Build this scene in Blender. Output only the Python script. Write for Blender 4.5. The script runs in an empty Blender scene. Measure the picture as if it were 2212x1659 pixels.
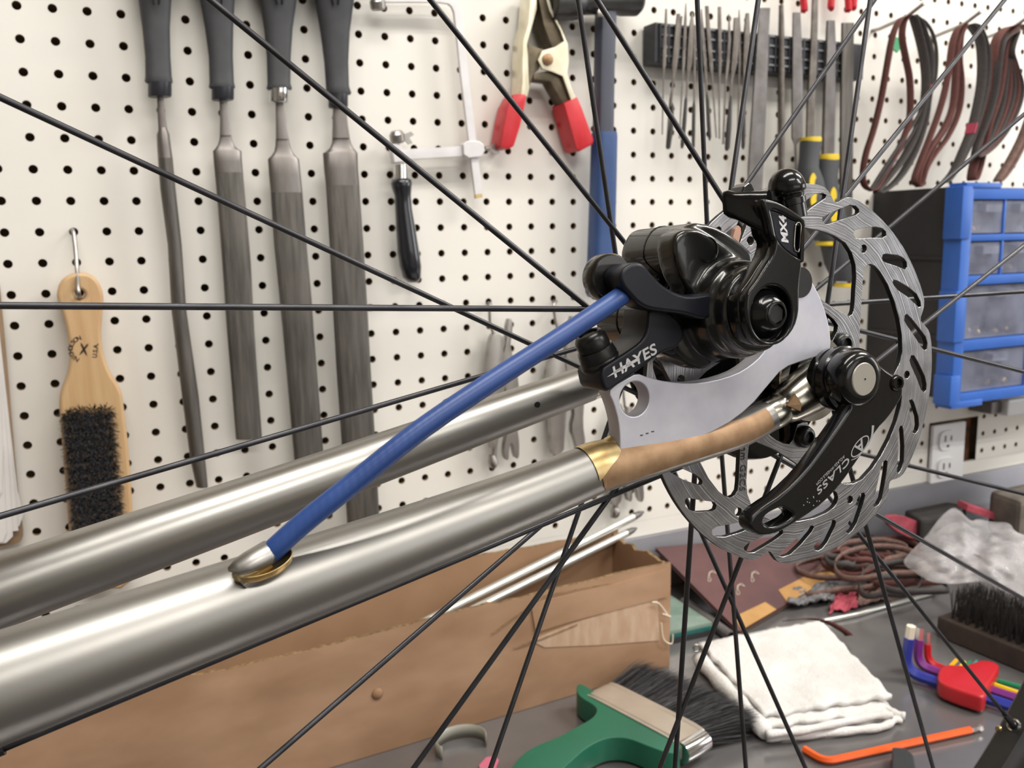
import bpy, bmesh, math, random
from mathutils import Vector, Matrix, Quaternion
from math import sin, cos, pi, radians as RAD
random.seed(7)
S = bpy.context.scene
COL = S.collection

# ------------------------------------------------------------------ camera
# World: wall plane Y = 0 (room on the -Y side), X along the wall, Z up, floor Z = 0.
W_, H_, F_ = 2212.0, 1659.0, 1924.32
ZB = 1.33                                  # height of the reference row of pegboard holes
R0 = Vector((0.89880178, -0.43804092, -0.01659858))     # camera right
R1 = Vector((-0.08622173, -0.13953598, -0.98645604))    # camera down
R2 = Vector((0.42979201, 0.8880596, -0.16318384))       # camera forward
O = Vector((0.07449053, -0.84323858, ZB - 0.01009295))
cd = bpy.data.cameras.new('camera'); cam = bpy.data.objects.new('camera', cd); COL.objects.link(cam)
M = Matrix.Identity(4)
for i in range(3):
    M[i][0] = R0[i]; M[i][1] = -R1[i]; M[i][2] = -R2[i]; M[i][3] = O[i]
cam.matrix_world = M
cd.sensor_width = 36; cd.lens = 36 * F_ / W_; cd.clip_start = 0.005; cd.clip_end = 30
cd.dof.use_dof = True; cd.dof.focus_distance = 0.305; cd.dof.aperture_fstop = 26.0
S.camera = cam

# ------------------------------------------------------------------ world, lamps, exposure
wd = bpy.data.worlds.new('world'); S.world = wd; wd.use_nodes = True
wd.node_tree.nodes['Background'].inputs[0].default_value = (0.8, 0.85, 0.95, 1)
wd.node_tree.nodes['Background'].inputs[1].default_value = 0.3
S.view_settings.view_transform = 'Standard'; S.view_settings.look = 'None'
S.view_settings.gamma = 1; S.view_settings.use_curve_mapping = False
S.view_settings.exposure = 0.0
S.cycles.use_denoising = True
S.cycles.max_bounces = 8; S.cycles.caustics_reflective = False; S.cycles.caustics_refractive = False

def area(name, loc, sx, sy, power, color, target):
    l = bpy.data.lights.new(name, 'AREA'); l.shape = 'RECTANGLE'; l.size = sx; l.size_y = sy
    l.energy = power; l.color = color
    o = bpy.data.objects.new(name, l); COL.objects.link(o); o.location = loc
    o.rotation_euler = (Vector(target) - Vector(loc)).to_track_quat('-Z', 'Y').to_euler()
    return o
# four two-tube ceiling fixtures of the workshop
WARM = (1.0, 0.965, 0.90); COOL = (0.93, 0.96, 1.0)
for lx, ly, pw, cc in [(0.2, -0.85, 9.5, WARM), (0.2, -2.1, 11, WARM), (1.9, -0.85, 19.5, WARM), (1.9, -2.1, 12, WARM)]:
    for dy in (-0.07, 0.07):
        area('fluorescent_tube', (lx, ly + dy, 2.56), 1.2, 0.035, pw, cc, (lx, ly + dy, 0))
area('window_daylight', (3.9, -1.5, 1.75), 1.3, 1.1, 22, COOL, (1.0, -0.7, 1.2))
area('camera_side_fill', (1.6, -3.66, 1.85), 2.8, 1.1, 15, (0.97, 0.98, 1.0), (1.6, 0, 1.85))  # added fill light behind the camera, brightens the mount plate

# ------------------------------------------------------------------ pixel helpers (read the photograph once, give real points on real planes)
def ray(x, y):
    return R0 * ((x - W_ / 2) / F_) + R1 * ((y - H_ / 2) / F_) + R2
def at(x, y, Y):
    d = ray(x, y); return O + d * ((Y - O.y) / d.y)
BZ = ZB - 0.43                              # bench top
def on(x, y, Z=BZ):
    d = ray(x, y); return O + d * ((Z - O.z) / d.z)
def depth(P): return (P - O).dot(R2)
# wheel frame: origin at the brake disc centre, axis WN towards the camera
WC = Vector((0.31204388, -0.59833607, ZB - 0.06284808))
WN = Vector((0.01767322, -0.99847345, 0.05233005)).normalized()
WU = Vector((1, 0.0177, 0)); WU = (WU - WN * WU.dot(WN)).normalized(); WV = WN.cross(WU).normalized()
if WV.z < 0: WV = -WV
def lw(x, y, w=0.0): return WC + WU * x + WV * y + WN * w
def bp(px, py, w=0.0):
    d = ray(px, py); c = WC + WN * w
    q = O + d * ((c - O).dot(WN) / d.dot(WN)) - c
    return (q.dot(WU), q.dot(WV))
def bw(px, py, w=0.0): return lw(*bp(px, py, w), w)
def zp(ox, oy, s, pts): return [(ox + x * s, oy + y * s) for x, y in pts]

# ------------------------------------------------------------------ materials
def lin(c):
    return tuple(((v / 255) / 12.92 if v / 255 <= 0.04045 else ((v / 255 + 0.055) / 1.055) ** 2.4) for v in c) + (1,)
def mat(name, rgb, rough=0.5, metal=0.0, rgb2=None, scale=40, stretch=(1, 1, 1), bump=0.0, bscale=None, bdist=0.001, coat=0.0, spec=0.5,
        rvar=0.0, aniso=0.0, detail=4, lo=0.35, hi=0.65, wave=None):
    m = bpy.data.materials.new(name); m.use_nodes = True
    nt = m.node_tree; b = nt.nodes['Principled BSDF']
    b.inputs['Base Color'].default_value = lin(rgb); b.inputs['Roughness'].default_value = rough
    b.inputs['Metallic'].default_value = metal; b.inputs['Coat Weight'].default_value = coat
    b.inputs['Coat Roughness'].default_value = 0.06
    b.inputs['Specular IOR Level'].default_value = spec
    tc = nt.nodes.new('ShaderNodeTexCoord'); mp = nt.nodes.new('ShaderNodeMapping'); mp.inputs['Scale'].default_value = stretch
    nt.links.new(tc.outputs['Object'], mp.inputs['Vector'])
    nz = nt.nodes.new('ShaderNodeTexNoise'); nz.inputs['Scale'].default_value = scale; nz.inputs['Detail'].default_value = detail
    nt.links.new(mp.outputs[0], nz.inputs['Vector'])
    if rgb2 is not None:
        rp = nt.nodes.new('ShaderNodeValToRGB'); rp.color_ramp.elements[0].position = lo; rp.color_ramp.elements[1].position = hi
        rp.color_ramp.elements[0].color = lin(rgb); rp.color_ramp.elements[1].color = lin(rgb2)
        nt.links.new(nz.outputs['Fac'], rp.inputs[0]); nt.links.new(rp.outputs[0], b.inputs['Base Color'])
    if rvar:
        mr = nt.nodes.new('ShaderNodeMapRange'); mr.inputs['From Min'].default_value = 0.3; mr.inputs['From Max'].default_value = 0.7
        mr.inputs['To Min'].default_value = max(0.02, rough - rvar); mr.inputs['To Max'].default_value = min(1, rough + rvar)
        nt.links.new(nz.outputs['Fac'], mr.inputs['Value']); nt.links.new(mr.outputs[0], b.inputs['Roughness'])
    if bump:
        if wave:
            n2 = nt.nodes.new('ShaderNodeTexWave'); n2.bands_direction = wave; n2.inputs['Scale'].default_value = bscale
            n2.inputs['Distortion'].default_value = 1.0
        else:
            n2 = nt.nodes.new('ShaderNodeTexNoise'); n2.inputs['Scale'].default_value = bscale or scale; n2.inputs['Detail'].default_value = 3
        nt.links.new(mp.outputs[0], n2.inputs['Vector'])
        bn = nt.nodes.new('ShaderNodeBump'); bn.inputs['Strength'].default_value = bump; bn.inputs['Distance'].default_value = bdist
        nt.links.new(n2.outputs['Fac'], bn.inputs['Height']); nt.links.new(bn.outputs[0], b.inputs['Normal'])
    if aniso: b.inputs['Anisotropic'].default_value = aniso
    return m
MT = dict(
    board=mat('pegboard_paint', (234, 231, 225), 0.42, rgb2=(228, 224, 217), scale=6, bump=0.05, bscale=160),
    void=mat('dark_cavity', (150, 132, 104), 0.9),
    wall=mat('wall_paint', (205, 200, 190), 0.8, rgb2=(196, 190, 180), scale=3),
    ceil=mat('ceiling_paint', (232, 230, 225), 0.9, rgb2=(225, 222, 216), scale=3),
    floor=mat('floor_concrete', (96, 92, 88), 0.7, rgb2=(78, 74, 72), scale=4),
    bench=mat('bench_steel', (140, 138, 139), 0.2, 0.5, rgb2=(116, 112, 112), scale=9, rvar=0.08, bump=0.06, bscale=60, lo=0.3, hi=0.75),
    splash=mat('splash_steel', (172, 172, 180), 0.4, 0.4, rgb2=(156, 156, 164), scale=8),
    steel=mat('brushed_steel', (166, 164, 160), 0.39, 1.0, rgb2=(157, 155, 152), scale=22, bump=0.04, bscale=900, bdist=0.0002, rvar=0.04),
    alu=mat('brushed_alloy', (208, 208, 218), 0.48, 0.6, rgb2=(190, 190, 202), scale=60, bump=0.06, bscale=700, bdist=0.0002, rvar=0.06),
    copper=mat('copper_flux_stain', (176, 144, 112), 0.55, 0.45, rgb2=(150, 118, 88), scale=140, bump=0.08, bscale=900, bdist=0.0002),
    brass=mat('brass_fillet', (212, 190, 142), 0.34, 0.9, rgb2=(186, 156, 104), scale=160),
    goldsteel=mat('polished_warm_steel', (205, 202, 192), 0.22, 1.0, rgb2=(172, 167, 154), scale=120),
    disc=mat('disc_steel', (170, 170, 174), 0.36, 1.0, rgb2=(146, 146, 150), scale=120, stretch=(1, 1, 1), bump=0.05, bscale=800, bdist=0.0002),
    discdark=mat('disc_edge', (52, 51, 52), 0.5, 0.6, rgb2=(40, 40, 40), scale=90),
    black=mat('gloss_black_paint', (14, 14, 15), 0.18, rgb2=(17, 17, 18), scale=80, coat=0.25, spec=0.3),
    casting=mat('cast_black_paint', (16, 16, 16), 0.25, rgb2=(20, 20, 19), scale=120, coat=0.45, bump=0.03, bscale=900, bdist=0.0003),
    navy=mat('satin_blue_black', (17, 19, 28), 0.36, rgb2=(22, 24, 34), scale=90, spec=0.3, bump=0.04, bscale=900, bdist=0.0002),
    bolt=mat('black_oxide', (26, 26, 27), 0.3, 0.3, rgb2=(36, 36, 36), scale=200),
    socket=mat('socket_dark', (6, 6, 6), 0.5),
    chrome=mat('chrome', (225, 225, 225), 0.1, 1.0, rgb2=(205, 205, 205), scale=80),
    spoke=mat('spoke_black', (62, 62, 66), 0.34, 0.8, rgb2=(74, 74, 78), scale=90),
    white=mat('print_white', (208, 208, 212), 0.5),
    greyprint=mat('print_grey', (150, 150, 152), 0.5),
    etch=mat('etched_mark', (86, 86, 88), 0.6, 0.5),
    hose=mat('blue_hose', (38, 66, 126), 0.4, rgb2=(44, 74, 136), scale=60, bump=0.08, bscale=160, bdist=0.0002, wave='X'),
    pad=mat('copper_pad', (190, 150, 130), 0.5, 0.5, rgb2=(170, 132, 112), scale=100),
    grip=mat('grip_plastic', (56, 57, 61), 0.55, rgb2=(64, 65, 69), scale=60, bump=0.05, bscale=700, bdist=0.0003),
    ferr=mat('ferrule_plastic', (42, 43, 50), 0.35),
    filesm=mat('file_smooth_steel', (138, 134, 132), 0.45, 0.85, rgb2=(112, 106, 102), scale=50, stretch=(1, 1, .3)),
    filecut=mat('file_cut_steel', (92, 89, 85), 0.5, 0.8, rgb2=(118, 114, 110), scale=70, stretch=(3, 3, .25), bump=0.5, bscale=420, bdist=0.0006),
    wood=mat('maple_wood', (206, 172, 130), 0.45, rgb2=(192, 155, 112), scale=30, stretch=(4, 4, .35), coat=0.15, detail=6),
    woodside=mat('maple_edge', (176, 128, 92), 0.5, rgb2=(160, 112, 80), scale=30, stretch=(4, 4, .4)),
    brist=mat('black_wire', (80, 79, 83), 0.6, 0.1, rgb2=(56, 56, 59), scale=300),
    ink=mat('brown_ink', (48, 36, 26), 0.7),
    wire=mat('galvanised_wire', (176, 172, 168), 0.35, 0.9, rgb2=(160, 156, 152), scale=40),
    paper=mat('white_paper', (226, 222, 220), 0.8, rgb2=(218, 214, 212), scale=20),
    tan=mat('hardboard', (158, 132, 106), 0.7, rgb2=(142, 118, 94), scale=40),
    sawgrey=mat('pale_plated_steel', (224, 221, 224), 0.4, 0.25, rgb2=(212, 209, 210), scale=40),
    sawblack=mat('lacquered_black', (20, 22, 30), 0.2, rgb2=(24, 27, 36), scale=20, coat=0.5),
    spring=mat('zinc_plate', (240, 233, 212), 0.35, 0.45, rgb2=(226, 217, 190), scale=60),
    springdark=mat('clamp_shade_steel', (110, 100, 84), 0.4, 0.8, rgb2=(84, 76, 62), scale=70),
    red=mat('red_vinyl', (204, 42, 52), 0.35, rgb2=(190, 34, 44), scale=40),
    blue=mat('blue_grip', (50, 78, 128), 0.45, rgb2=(42, 68, 116), scale=25),
    slate=mat('slate_shaft', (74, 77, 92), 0.45, rgb2=(64, 66, 80), scale=20),
    hammer=mat('dark_steel_head', (62, 62, 62), 0.35, 0.6, rgb2=(84, 84, 84), scale=40),
    magbar=mat('magnet_bar_black', (52, 53, 58), 0.5, rgb2=(38, 39, 44), scale=40),
    magrib=mat('magnet_bar_rib', (128, 130, 134), 0.4, 0.4),
    needle=mat('needle_file_steel', (120, 114, 108), 0.45, 0.8, rgb2=(96, 90, 86), scale=90),
    dull=mat('dull_bar_steel', (126, 122, 122), 0.45, 0.75, rgb2=(106, 102, 100), scale=60),
    darkgrip=mat('dark_dip_handle', (58, 55, 53), 0.6),
    yellow=mat('yellow_plastic', (226, 196, 44), 0.45, rgb2=(214, 184, 40), scale=40),
    drvgrip=mat('rubber_driver_grip', (72, 74, 78), 0.65, rgb2=(64, 66, 70), scale=40),
    belt=mat('brown_abrasive', (104, 62, 58), 0.8, rgb2=(92, 54, 50), scale=300),
    beltdark=mat('dark_abrasive', (74, 69, 68), 0.8, rgb2=(64, 60, 60), scale=300),
    belttan=mat('worn_abrasive', (124, 98, 90), 0.85, rgb2=(104, 80, 74), scale=200),
    beltred=mat('belt_splice_tape', (170, 62, 84), 0.7),
    cabblue=mat('cabinet_blue', (48, 98, 184), 0.45, rgb2=(42, 90, 172), scale=20),
    cabblack=mat('cabinet_black', (40, 38, 40), 0.6, rgb2=(34, 32, 34), scale=20),
    card=mat('cardboard', (174, 139, 111), 0.8, rgb2=(150, 116, 88), scale=11, stretch=(1, 1, 2.2), detail=8, bump=0.12, bscale=30, bdist=0.002),
    cardin=mat('cardboard_inner', (160, 126, 96), 0.85, rgb2=(148, 114, 86), scale=16),
    cardedge=mat('corrugated_edge', (150, 122, 84), 0.9, rgb2=(96, 74, 48), scale=260),
    rod=mat('bright_alloy_rod', (226, 226, 220), 0.3, 0.75, rgb2=(210, 210, 204), scale=60),
    dark=mat('dark_base', (44, 46, 50), 0.6),
    maroon=mat('maroon_paper', (98, 66, 66), 0.75, rgb2=(82, 56, 56), scale=18, detail=6),
    masking=mat('kraft_tape', (184, 142, 86), 0.7, rgb2=(166, 124, 72), scale=30),
    scrap=mat('grey_wool', (128, 126, 128), 0.7, 0.2, rgb2=(90, 90, 92), scale=90, bump=0.5, bscale=120, bdist=0.003),
    redpad=mat('red_pad', (172, 72, 88), 0.8, rgb2=(150, 60, 74), scale=80),
    rag=mat('white_terry', (222, 220, 219), 0.95, rgb2=(208, 205, 202), scale=30, bump=0.7, bscale=420, bdist=0.0012, detail=6),
    green=mat('green_handle', (32, 104, 80), 0.35, rgb2=(28, 94, 72), scale=12),
    beige=mat('painted_ferrule', (196, 184, 170), 0.35, 0.5, rgb2=(180, 168, 154), scale=20),
    foam=mat('dark_foam', (52, 48, 46), 0.9, rgb2=(40, 37, 36), scale=60),
    brownwood=mat('dark_stained_wood', (66, 54, 48), 0.6, rgb2=(52, 42, 38), scale=20, stretch=(.3, 3, 3)),
    kblue=mat('key_blue', (46, 58, 158), 0.35, rgb2=(40, 52, 146), scale=40),
    kpurple=mat('key_purple', (122, 48, 132), 0.35),
    kred=mat('key_red', (196, 28, 36), 0.35),
    kyellow=mat('key_yellow', (226, 200, 30), 0.35),
    kgreen=mat('key_green', (26, 128, 84), 0.35),
    kamber=mat('key_amber', (230, 166, 30), 0.35),
    kteal=mat('key_teal', (20, 146, 140), 0.35),
    korange=mat('key_orange', (240, 102, 40), 0.35, rgb2=(232, 94, 34), scale=40),
    holder=mat('holder_red', (190, 40, 48), 0.3, rgb2=(180, 34, 42), scale=30),
    keytip=mat('key_bare_tip', (196, 192, 190), 0.25, 0.9),
    cream=mat('cream_cap', (236, 228, 208), 0.4),
    stripgrey=mat('grey_strip', (150, 148, 138), 0.35, rgb2=(138, 136, 126), scale=20),
    pink=mat('pink_scrap', (196, 104, 128), 0.7),
    outlet=mat('outlet_white', (240, 240, 242), 0.4),
    rust=mat('rusty_edge', (120, 74, 44), 0.9, rgb2=(70, 50, 36), scale=90),
)
def clear(name, rgb, alpha, rough=0.15, wrinkle=0.0):
    m = bpy.data.materials.new(name); m.use_nodes = True; nt = m.node_tree
    b = nt.nodes['Principled BSDF']; out = nt.nodes['Material Output']
    b.inputs['Base Color'].default_value = lin(rgb); b.inputs['Roughness'].default_value = rough
    tr = nt.nodes.new('ShaderNodeBsdfTransparent'); mx = nt.nodes.new('ShaderNodeMixShader')
    nz = nt.nodes.new('ShaderNodeTexNoise'); nz.inputs['Scale'].default_value = 30; nz.inputs['Detail'].default_value = 3
    tc = nt.nodes.new('ShaderNodeTexCoord'); nt.links.new(tc.outputs['Object'], nz.inputs['Vector'])
    mr = nt.nodes.new('ShaderNodeMapRange'); mr.inputs['From Min'].default_value = 0.3; mr.inputs['From Max'].default_value = 0.7
    mr.inputs['To Min'].default_value = max(0.0, alpha - 0.12); mr.inputs['To Max'].default_value = min(1.0, alpha + 0.12)
    nt.links.new(nz.outputs['Fac'], mr.inputs['Value']); nt.links.new(mr.outputs[0], mx.inputs[0])
    nt.links.new(tr.outputs[0], mx.inputs[1]); nt.links.new(b.outputs[0], mx.inputs[2]); nt.links.new(mx.outputs[0], out.inputs[0])
    if wrinkle:
        bn = nt.nodes.new('ShaderNodeBump'); bn.inputs['Strength'].default_value = wrinkle; bn.inputs['Distance'].default_value = 0.01
        nt.links.new(nz.outputs['Fac'], bn.inputs['Height']); nt.links.new(bn.outputs[0], b.inputs['Normal'])
    return m
MT['drawer'] = clear('clear_drawer_plastic', (150, 154, 176), 0.30, 0.2)
MT['bag'] = clear('clear_polythene', (222, 218, 220), 0.26, 0.1, 0.6)
MT['glass'] = clear('glass_plate', (150, 172, 160), 0.55, 0.05)
MT['tealedge'] = clear('glass_edge', (44, 110, 104), 0.85, 0.1)

# ------------------------------------------------------------------ mesh helpers
def link(name, me, m, parent=None, smooth=None):
    if parent is not None:
        base = parent.get('_o')
        off = Vector(parent['_o']) if base is not None else Vector((0, 0, 0))
        me.transform(Matrix.Translation(-off))
        o = bpy.data.objects.new(name, me); COL.objects.link(o); o.parent = parent
        if parent.type != 'EMPTY':
            pass
        o['_o'] = tuple(off)
    else:
        vs = [v.co for v in me.vertices]
        off = Vector(((min(v.x for v in vs) + max(v.x for v in vs)) / 2, (min(v.y for v in vs) + max(v.y for v in vs)) / 2, min(v.z for v in vs)))
        me.transform(Matrix.Translation(-off))
        o = bpy.data.objects.new(name, me); COL.objects.link(o); o.location = off; o['_o'] = tuple(off)
    if m is not None and not me.materials: me.materials.append(m)
    if smooth is not None:
        me.shade_smooth() if smooth else me.shade_flat()
        if smooth is not True and smooth: me.set_sharp_from_angle(angle=RAD(smooth))
    return o
def fin(name, bm, m, parent=None, smooth=None, bevel=0, bseg=2, normals=True):
    if normals: bmesh.ops.recalc_face_normals(bm, faces=bm.faces)
    if bevel:
        es = [e for e in bm.edges if len(e.link_faces) == 2 and e.calc_face_angle(0) > RAD(28)]
        bmesh.ops.bevel(bm, geom=es, offset=bevel, segments=bseg, affect='EDGES', profile=0.6, clamp_overlap=True)
    me = bpy.data.meshes.new(name); bm.to_mesh(me); bm.free()
    return link(name, me, m, parent, smooth)
def thing(name, label, cat, loc, group=None):
    o = bpy.data.objects.new(name, None); COL.objects.link(o); o.location = loc; o['_o'] = tuple(loc)
    o.empty_display_size = 0.02
    o['label'] = label; o['category'] = cat
    if group: o['group'] = group
    return o
def tag(o, label, cat, group=None, kind=None):
    o['label'] = label; o['category'] = cat
    if group: o['group'] = group
    if kind: o['kind'] = kind
    return o
def struct(o): o['kind'] = 'structure'; return o
def perp(d):
    d = d.normalized(); a = Vector((0, 0, 1)) if abs(d.z) < 0.9 else Vector((1, 0, 0))
    u = d.cross(a).normalized(); return u, d.cross(u).normalized()
def ring(bm, c, a, b, seg, e=2.0, a0=0.0):
    vs = []
    for k in range(seg):
        t = 2 * pi * k / seg + a0; x, y = cos(t), sin(t)
        if e != 2.0:
            x = math.copysign(abs(x) ** (2 / e), x); y = math.copysign(abs(y) ** (2 / e), y)
        vs.append(bm.verts.new(c + a * x + b * y))
    return vs
def bridge(bm, r1, r2):
    n = len(r1)
    for k in range(n): bm.faces.new((r1[k], r1[(k + 1) % n], r2[(k + 1) % n], r2[k]))
def loft(bm, secs, seg=24, e=2.0, cap=True):
    """secs: (centre, half-axis a, half-axis b)"""
    rs = [ring(bm, c, a, b, seg, e) for c, a, b in secs]
    for i in range(len(rs) - 1): bridge(bm, rs[i], rs[i + 1])
    if cap: bm.faces.new(rs[0]); bm.faces.new(rs[-1])
    return bm
def tube(bm, pts, rad, seg=12, cap=True, up=None):
    pts = [Vector(p) for p in pts]
    if not hasattr(rad, '__len__'): rad = [rad] * len(pts)
    rs = []; u = None
    for i, p in enumerate(pts):
        d = (pts[min(i + 1, len(pts) - 1)] - pts[max(i - 1, 0)]).normalized()
        if u is None: u, v = perp(d) if up is None else ((up - d * up.dot(d)).normalized(), None)
        u = (u - d * u.dot(d)).normalized(); v = d.cross(u)
        rs.append(ring(bm, p, u * rad[i], v * rad[i], seg))
    for i in range(len(rs) - 1): bridge(bm, rs[i], rs[i + 1])
    if cap: bm.faces.new(rs[0]); bm.faces.new(rs[-1])
    return bm
def lathe(bm, prof, org, ax, seg=32, cap=True):
    u, v = perp(ax); ax = ax.normalized()
    rs = [ring(bm, org + ax * t, u * r, v * r, seg) for r, t in prof]
    for i in range(len(rs) - 1): bridge(bm, rs[i], rs[i + 1])
    if cap: bm.faces.new(rs[0]); bm.faces.new(rs[-1])
    return bm
def prism(bm, poly, vec):
    a = [bm.verts.new(p) for p in poly]; b = [bm.verts.new(p + vec) for p in poly]
    n = len(a); bm.faces.new(a); bm.faces.new(b[::-1])
    for k in range(n): bm.faces.new((a[k], b[k], b[(k + 1) % n], a[(k + 1) % n]))
    return bm
def box(bm, c, ex, ey, ez):
    """c centre, ex/ey/ez half vectors"""
    q = [[[bm.verts.new(c + ex * i + ey * j + ez * k) for k in (-1, 1)] for j in (-1, 1)] for i in (-1, 1)]
    for f in (((0,0,0),(0,0,1),(0,1,1),(0,1,0)), ((1,0,0),(1,1,0),(1,1,1),(1,0,1)), ((0,0,0),(1,0,0),(1,0,1),(0,0,1)),
              ((0,1,0),(0,1,1),(1,1,1),(1,1,0)), ((0,0,0),(0,1,0),(1,1,0),(1,0,0)), ((0,0,1),(1,0,1),(1,1,1),(0,1,1))):
        bm.faces.new([q[i][j][k] for i, j, k in f])
    return bm
X_, Y_, Z_ = Vector((1, 0, 0)), Vector((0, 1, 0)), Vector((0, 0, 1))
def abox(bm, x0, x1, y0, y1, z0, z1):
    return box(bm, Vector(((x0+x1)/2, (y0+y1)/2, (z0+z1)/2)), X_*(x1-x0)/2, Y_*(y1-y0)/2, Z_*(z1-z0)/2)
def smooth_poly(pts, it=2, closed=True):
    """Chaikin corner cutting of a 2D polygon"""
    for _ in range(it):
        q = []; n = len(pts)
        rng = range(n) if closed else range(n - 1)
        if not closed: q.append(pts[0])
        for i in rng:
            a, b = pts[i], pts[(i + 1) % n]
            q.append(tuple(a[k] * .75 + b[k] * .25 for k in range(len(a)))); q.append(tuple(a[k] * .25 + b[k] * .75 for k in range(len(a))))
        if not closed: q.append(pts[-1])
        pts = q
    return pts
def catmull(pts, n=8):
    P = [Vector(p) for p in pts]; out = []
    for i in range(len(P) - 1):
        p0, p1, p2, p3 = P[max(i-1, 0)], P[i], P[i+1], P[min(i+2, len(P)-1)]
        for k in range(n):
            t = k / n
            out.append(0.5 * ((2*p1) + (p2-p0)*t + (2*p0-5*p1+4*p2-p3)*t*t + (3*p1-p0-3*p2+p3)*t**3))
    out.append(P[-1]); return out
def plate_mesh(name, loops, thick, bevel=0.0, res=2):
    """flat plate with holes: first loop outline, the rest holes (2D); centred on local z = 0"""
    cu = bpy.data.curves.new(name, 'CURVE'); cu.dimensions = '2D'; cu.fill_mode = 'BOTH'
    cu.extrude = max(1e-5, thick / 2 - bevel); cu.bevel_depth = bevel; cu.bevel_resolution = res; cu.offset = -bevel
    for lp in loops:
        sp = cu.splines.new('POLY'); sp.points.add(len(lp) - 1); sp.use_cyclic_u = True
        for p, q in zip(sp.points, lp): p.co = (q[0], q[1], 0, 1)
    o = bpy.data.objects.new(name, cu); COL.objects.link(o)
    dg = bpy.context.evaluated_depsgraph_get(); me = bpy.data.meshes.new_from_object(o.evaluated_get(dg))
    bpy.data.objects.remove(o); bpy.data.curves.remove(cu)
    return me
def frame(o, x, y, z):
    m = Matrix.Identity(4)
    for i in range(3): m[i][0] = x[i]; m[i][1] = y[i]; m[i][2] = z[i]; m[i][3] = o[i]
    return m
def wplate(name, loops, w0, w1, m, parent, bevel=0.0, res=2, smooth=35):
    """plate in the wheel frame between w0 and w1"""
    me = plate_mesh(name, loops, abs(w1 - w0), bevel, res)
    me.transform(frame(lw(0, 0, (w0 + w1) / 2), WU, WV, WN))
    return link(name, me, m, parent, smooth)
def text(name, body, org, xd, yd, size, m, parent, shear=0.0, sx=1.0, depth_=0.00008, align='CENTER', spacing=1.0, offset=0.0):
    cu = bpy.data.curves.new(name, 'FONT'); cu.body = body; cu.size = size; cu.align_x = align; cu.align_y = 'CENTER'
    cu.extrude = depth_; cu.shear = shear; cu.space_character = spacing; cu.resolution_u = 4; cu.offset = offset
    o = bpy.data.objects.new(name, cu); COL.objects.link(o)
    dg = bpy.context.evaluated_depsgraph_get(); me = bpy.data.meshes.new_from_object(o.evaluated_get(dg))
    bpy.data.objects.remove(o); bpy.data.curves.remove(cu)
    xd = xd.normalized(); z = xd.cross(yd).normalized(); yd = z.cross(xd)
    me.transform(frame(org, xd * sx, yd, z)); me.materials.clear()
    return link(name, me, m, parent)
def pxloft(bm, secs, Y, k=1.0, seg=20, e=2.0, cap=True, kf=None):
    """stack of (xl, xr, y) pixel spans on the plane Y; cross-section half-depth = k * half-width (or kf metres)"""
    out = []
    for s in secs:
        a, b = at(s[0], s[2], Y), at(s[1], s[2], Y); h = (b - a) / 2
        kk = s[3] if len(s) > 3 else k
        out.append(((a + b) / 2, h, Vector((0, -(kf if kf else h.length * kk), 0))))
    return loft(bm, out, seg, e, cap)
def ribbon(bm, path, wvec, t=0.0006):
    """closed or open strip following path with width vector wvec"""
    n = len(path)
    a = [bm.verts.new(p) for p in path]; b = [bm.verts.new(p + wvec) for p in path]
    for i in range(n - 1): bm.faces.new((a[i], a[i+1], b[i+1], b[i]))
    return bm
def thicken(o, t, off=0.0):
    m = o.modifiers.new('thickness', 'SOLIDIFY'); m.thickness = t; m.offset = off; return o
# ------------------------------------------------------------------ the room
def slab(name, x0, x1, y0, y1, z0, z1, m):
    bm = bmesh.new(); abox(bm, x0, x1, y0, y1, z0, z1); return struct(fin(name, bm, m))
slab('floor', -2.2, 4.2, -3.7, 0.25, -0.1, 0.0, MT['floor'])
slab('ceiling', -2.2, 4.2, -3.7, 0.25, 2.7, 2.8, MT['ceil'])
slab('wall_left', -2.3, -2.2, -3.7, 0.25, 0, 2.7, MT['wall'])
slab('wall_right', 4.2, 4.3, -3.7, 0.25, 0, 2.7, MT['wall'])
slab('wall_front', -2.2, 4.2, -3.8, -3.7, 0, 2.7, MT['wall'])
slab('wall_back', -2.2, 4.2, 0.06, 0.16, 0, 2.7, MT['void'])
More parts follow.
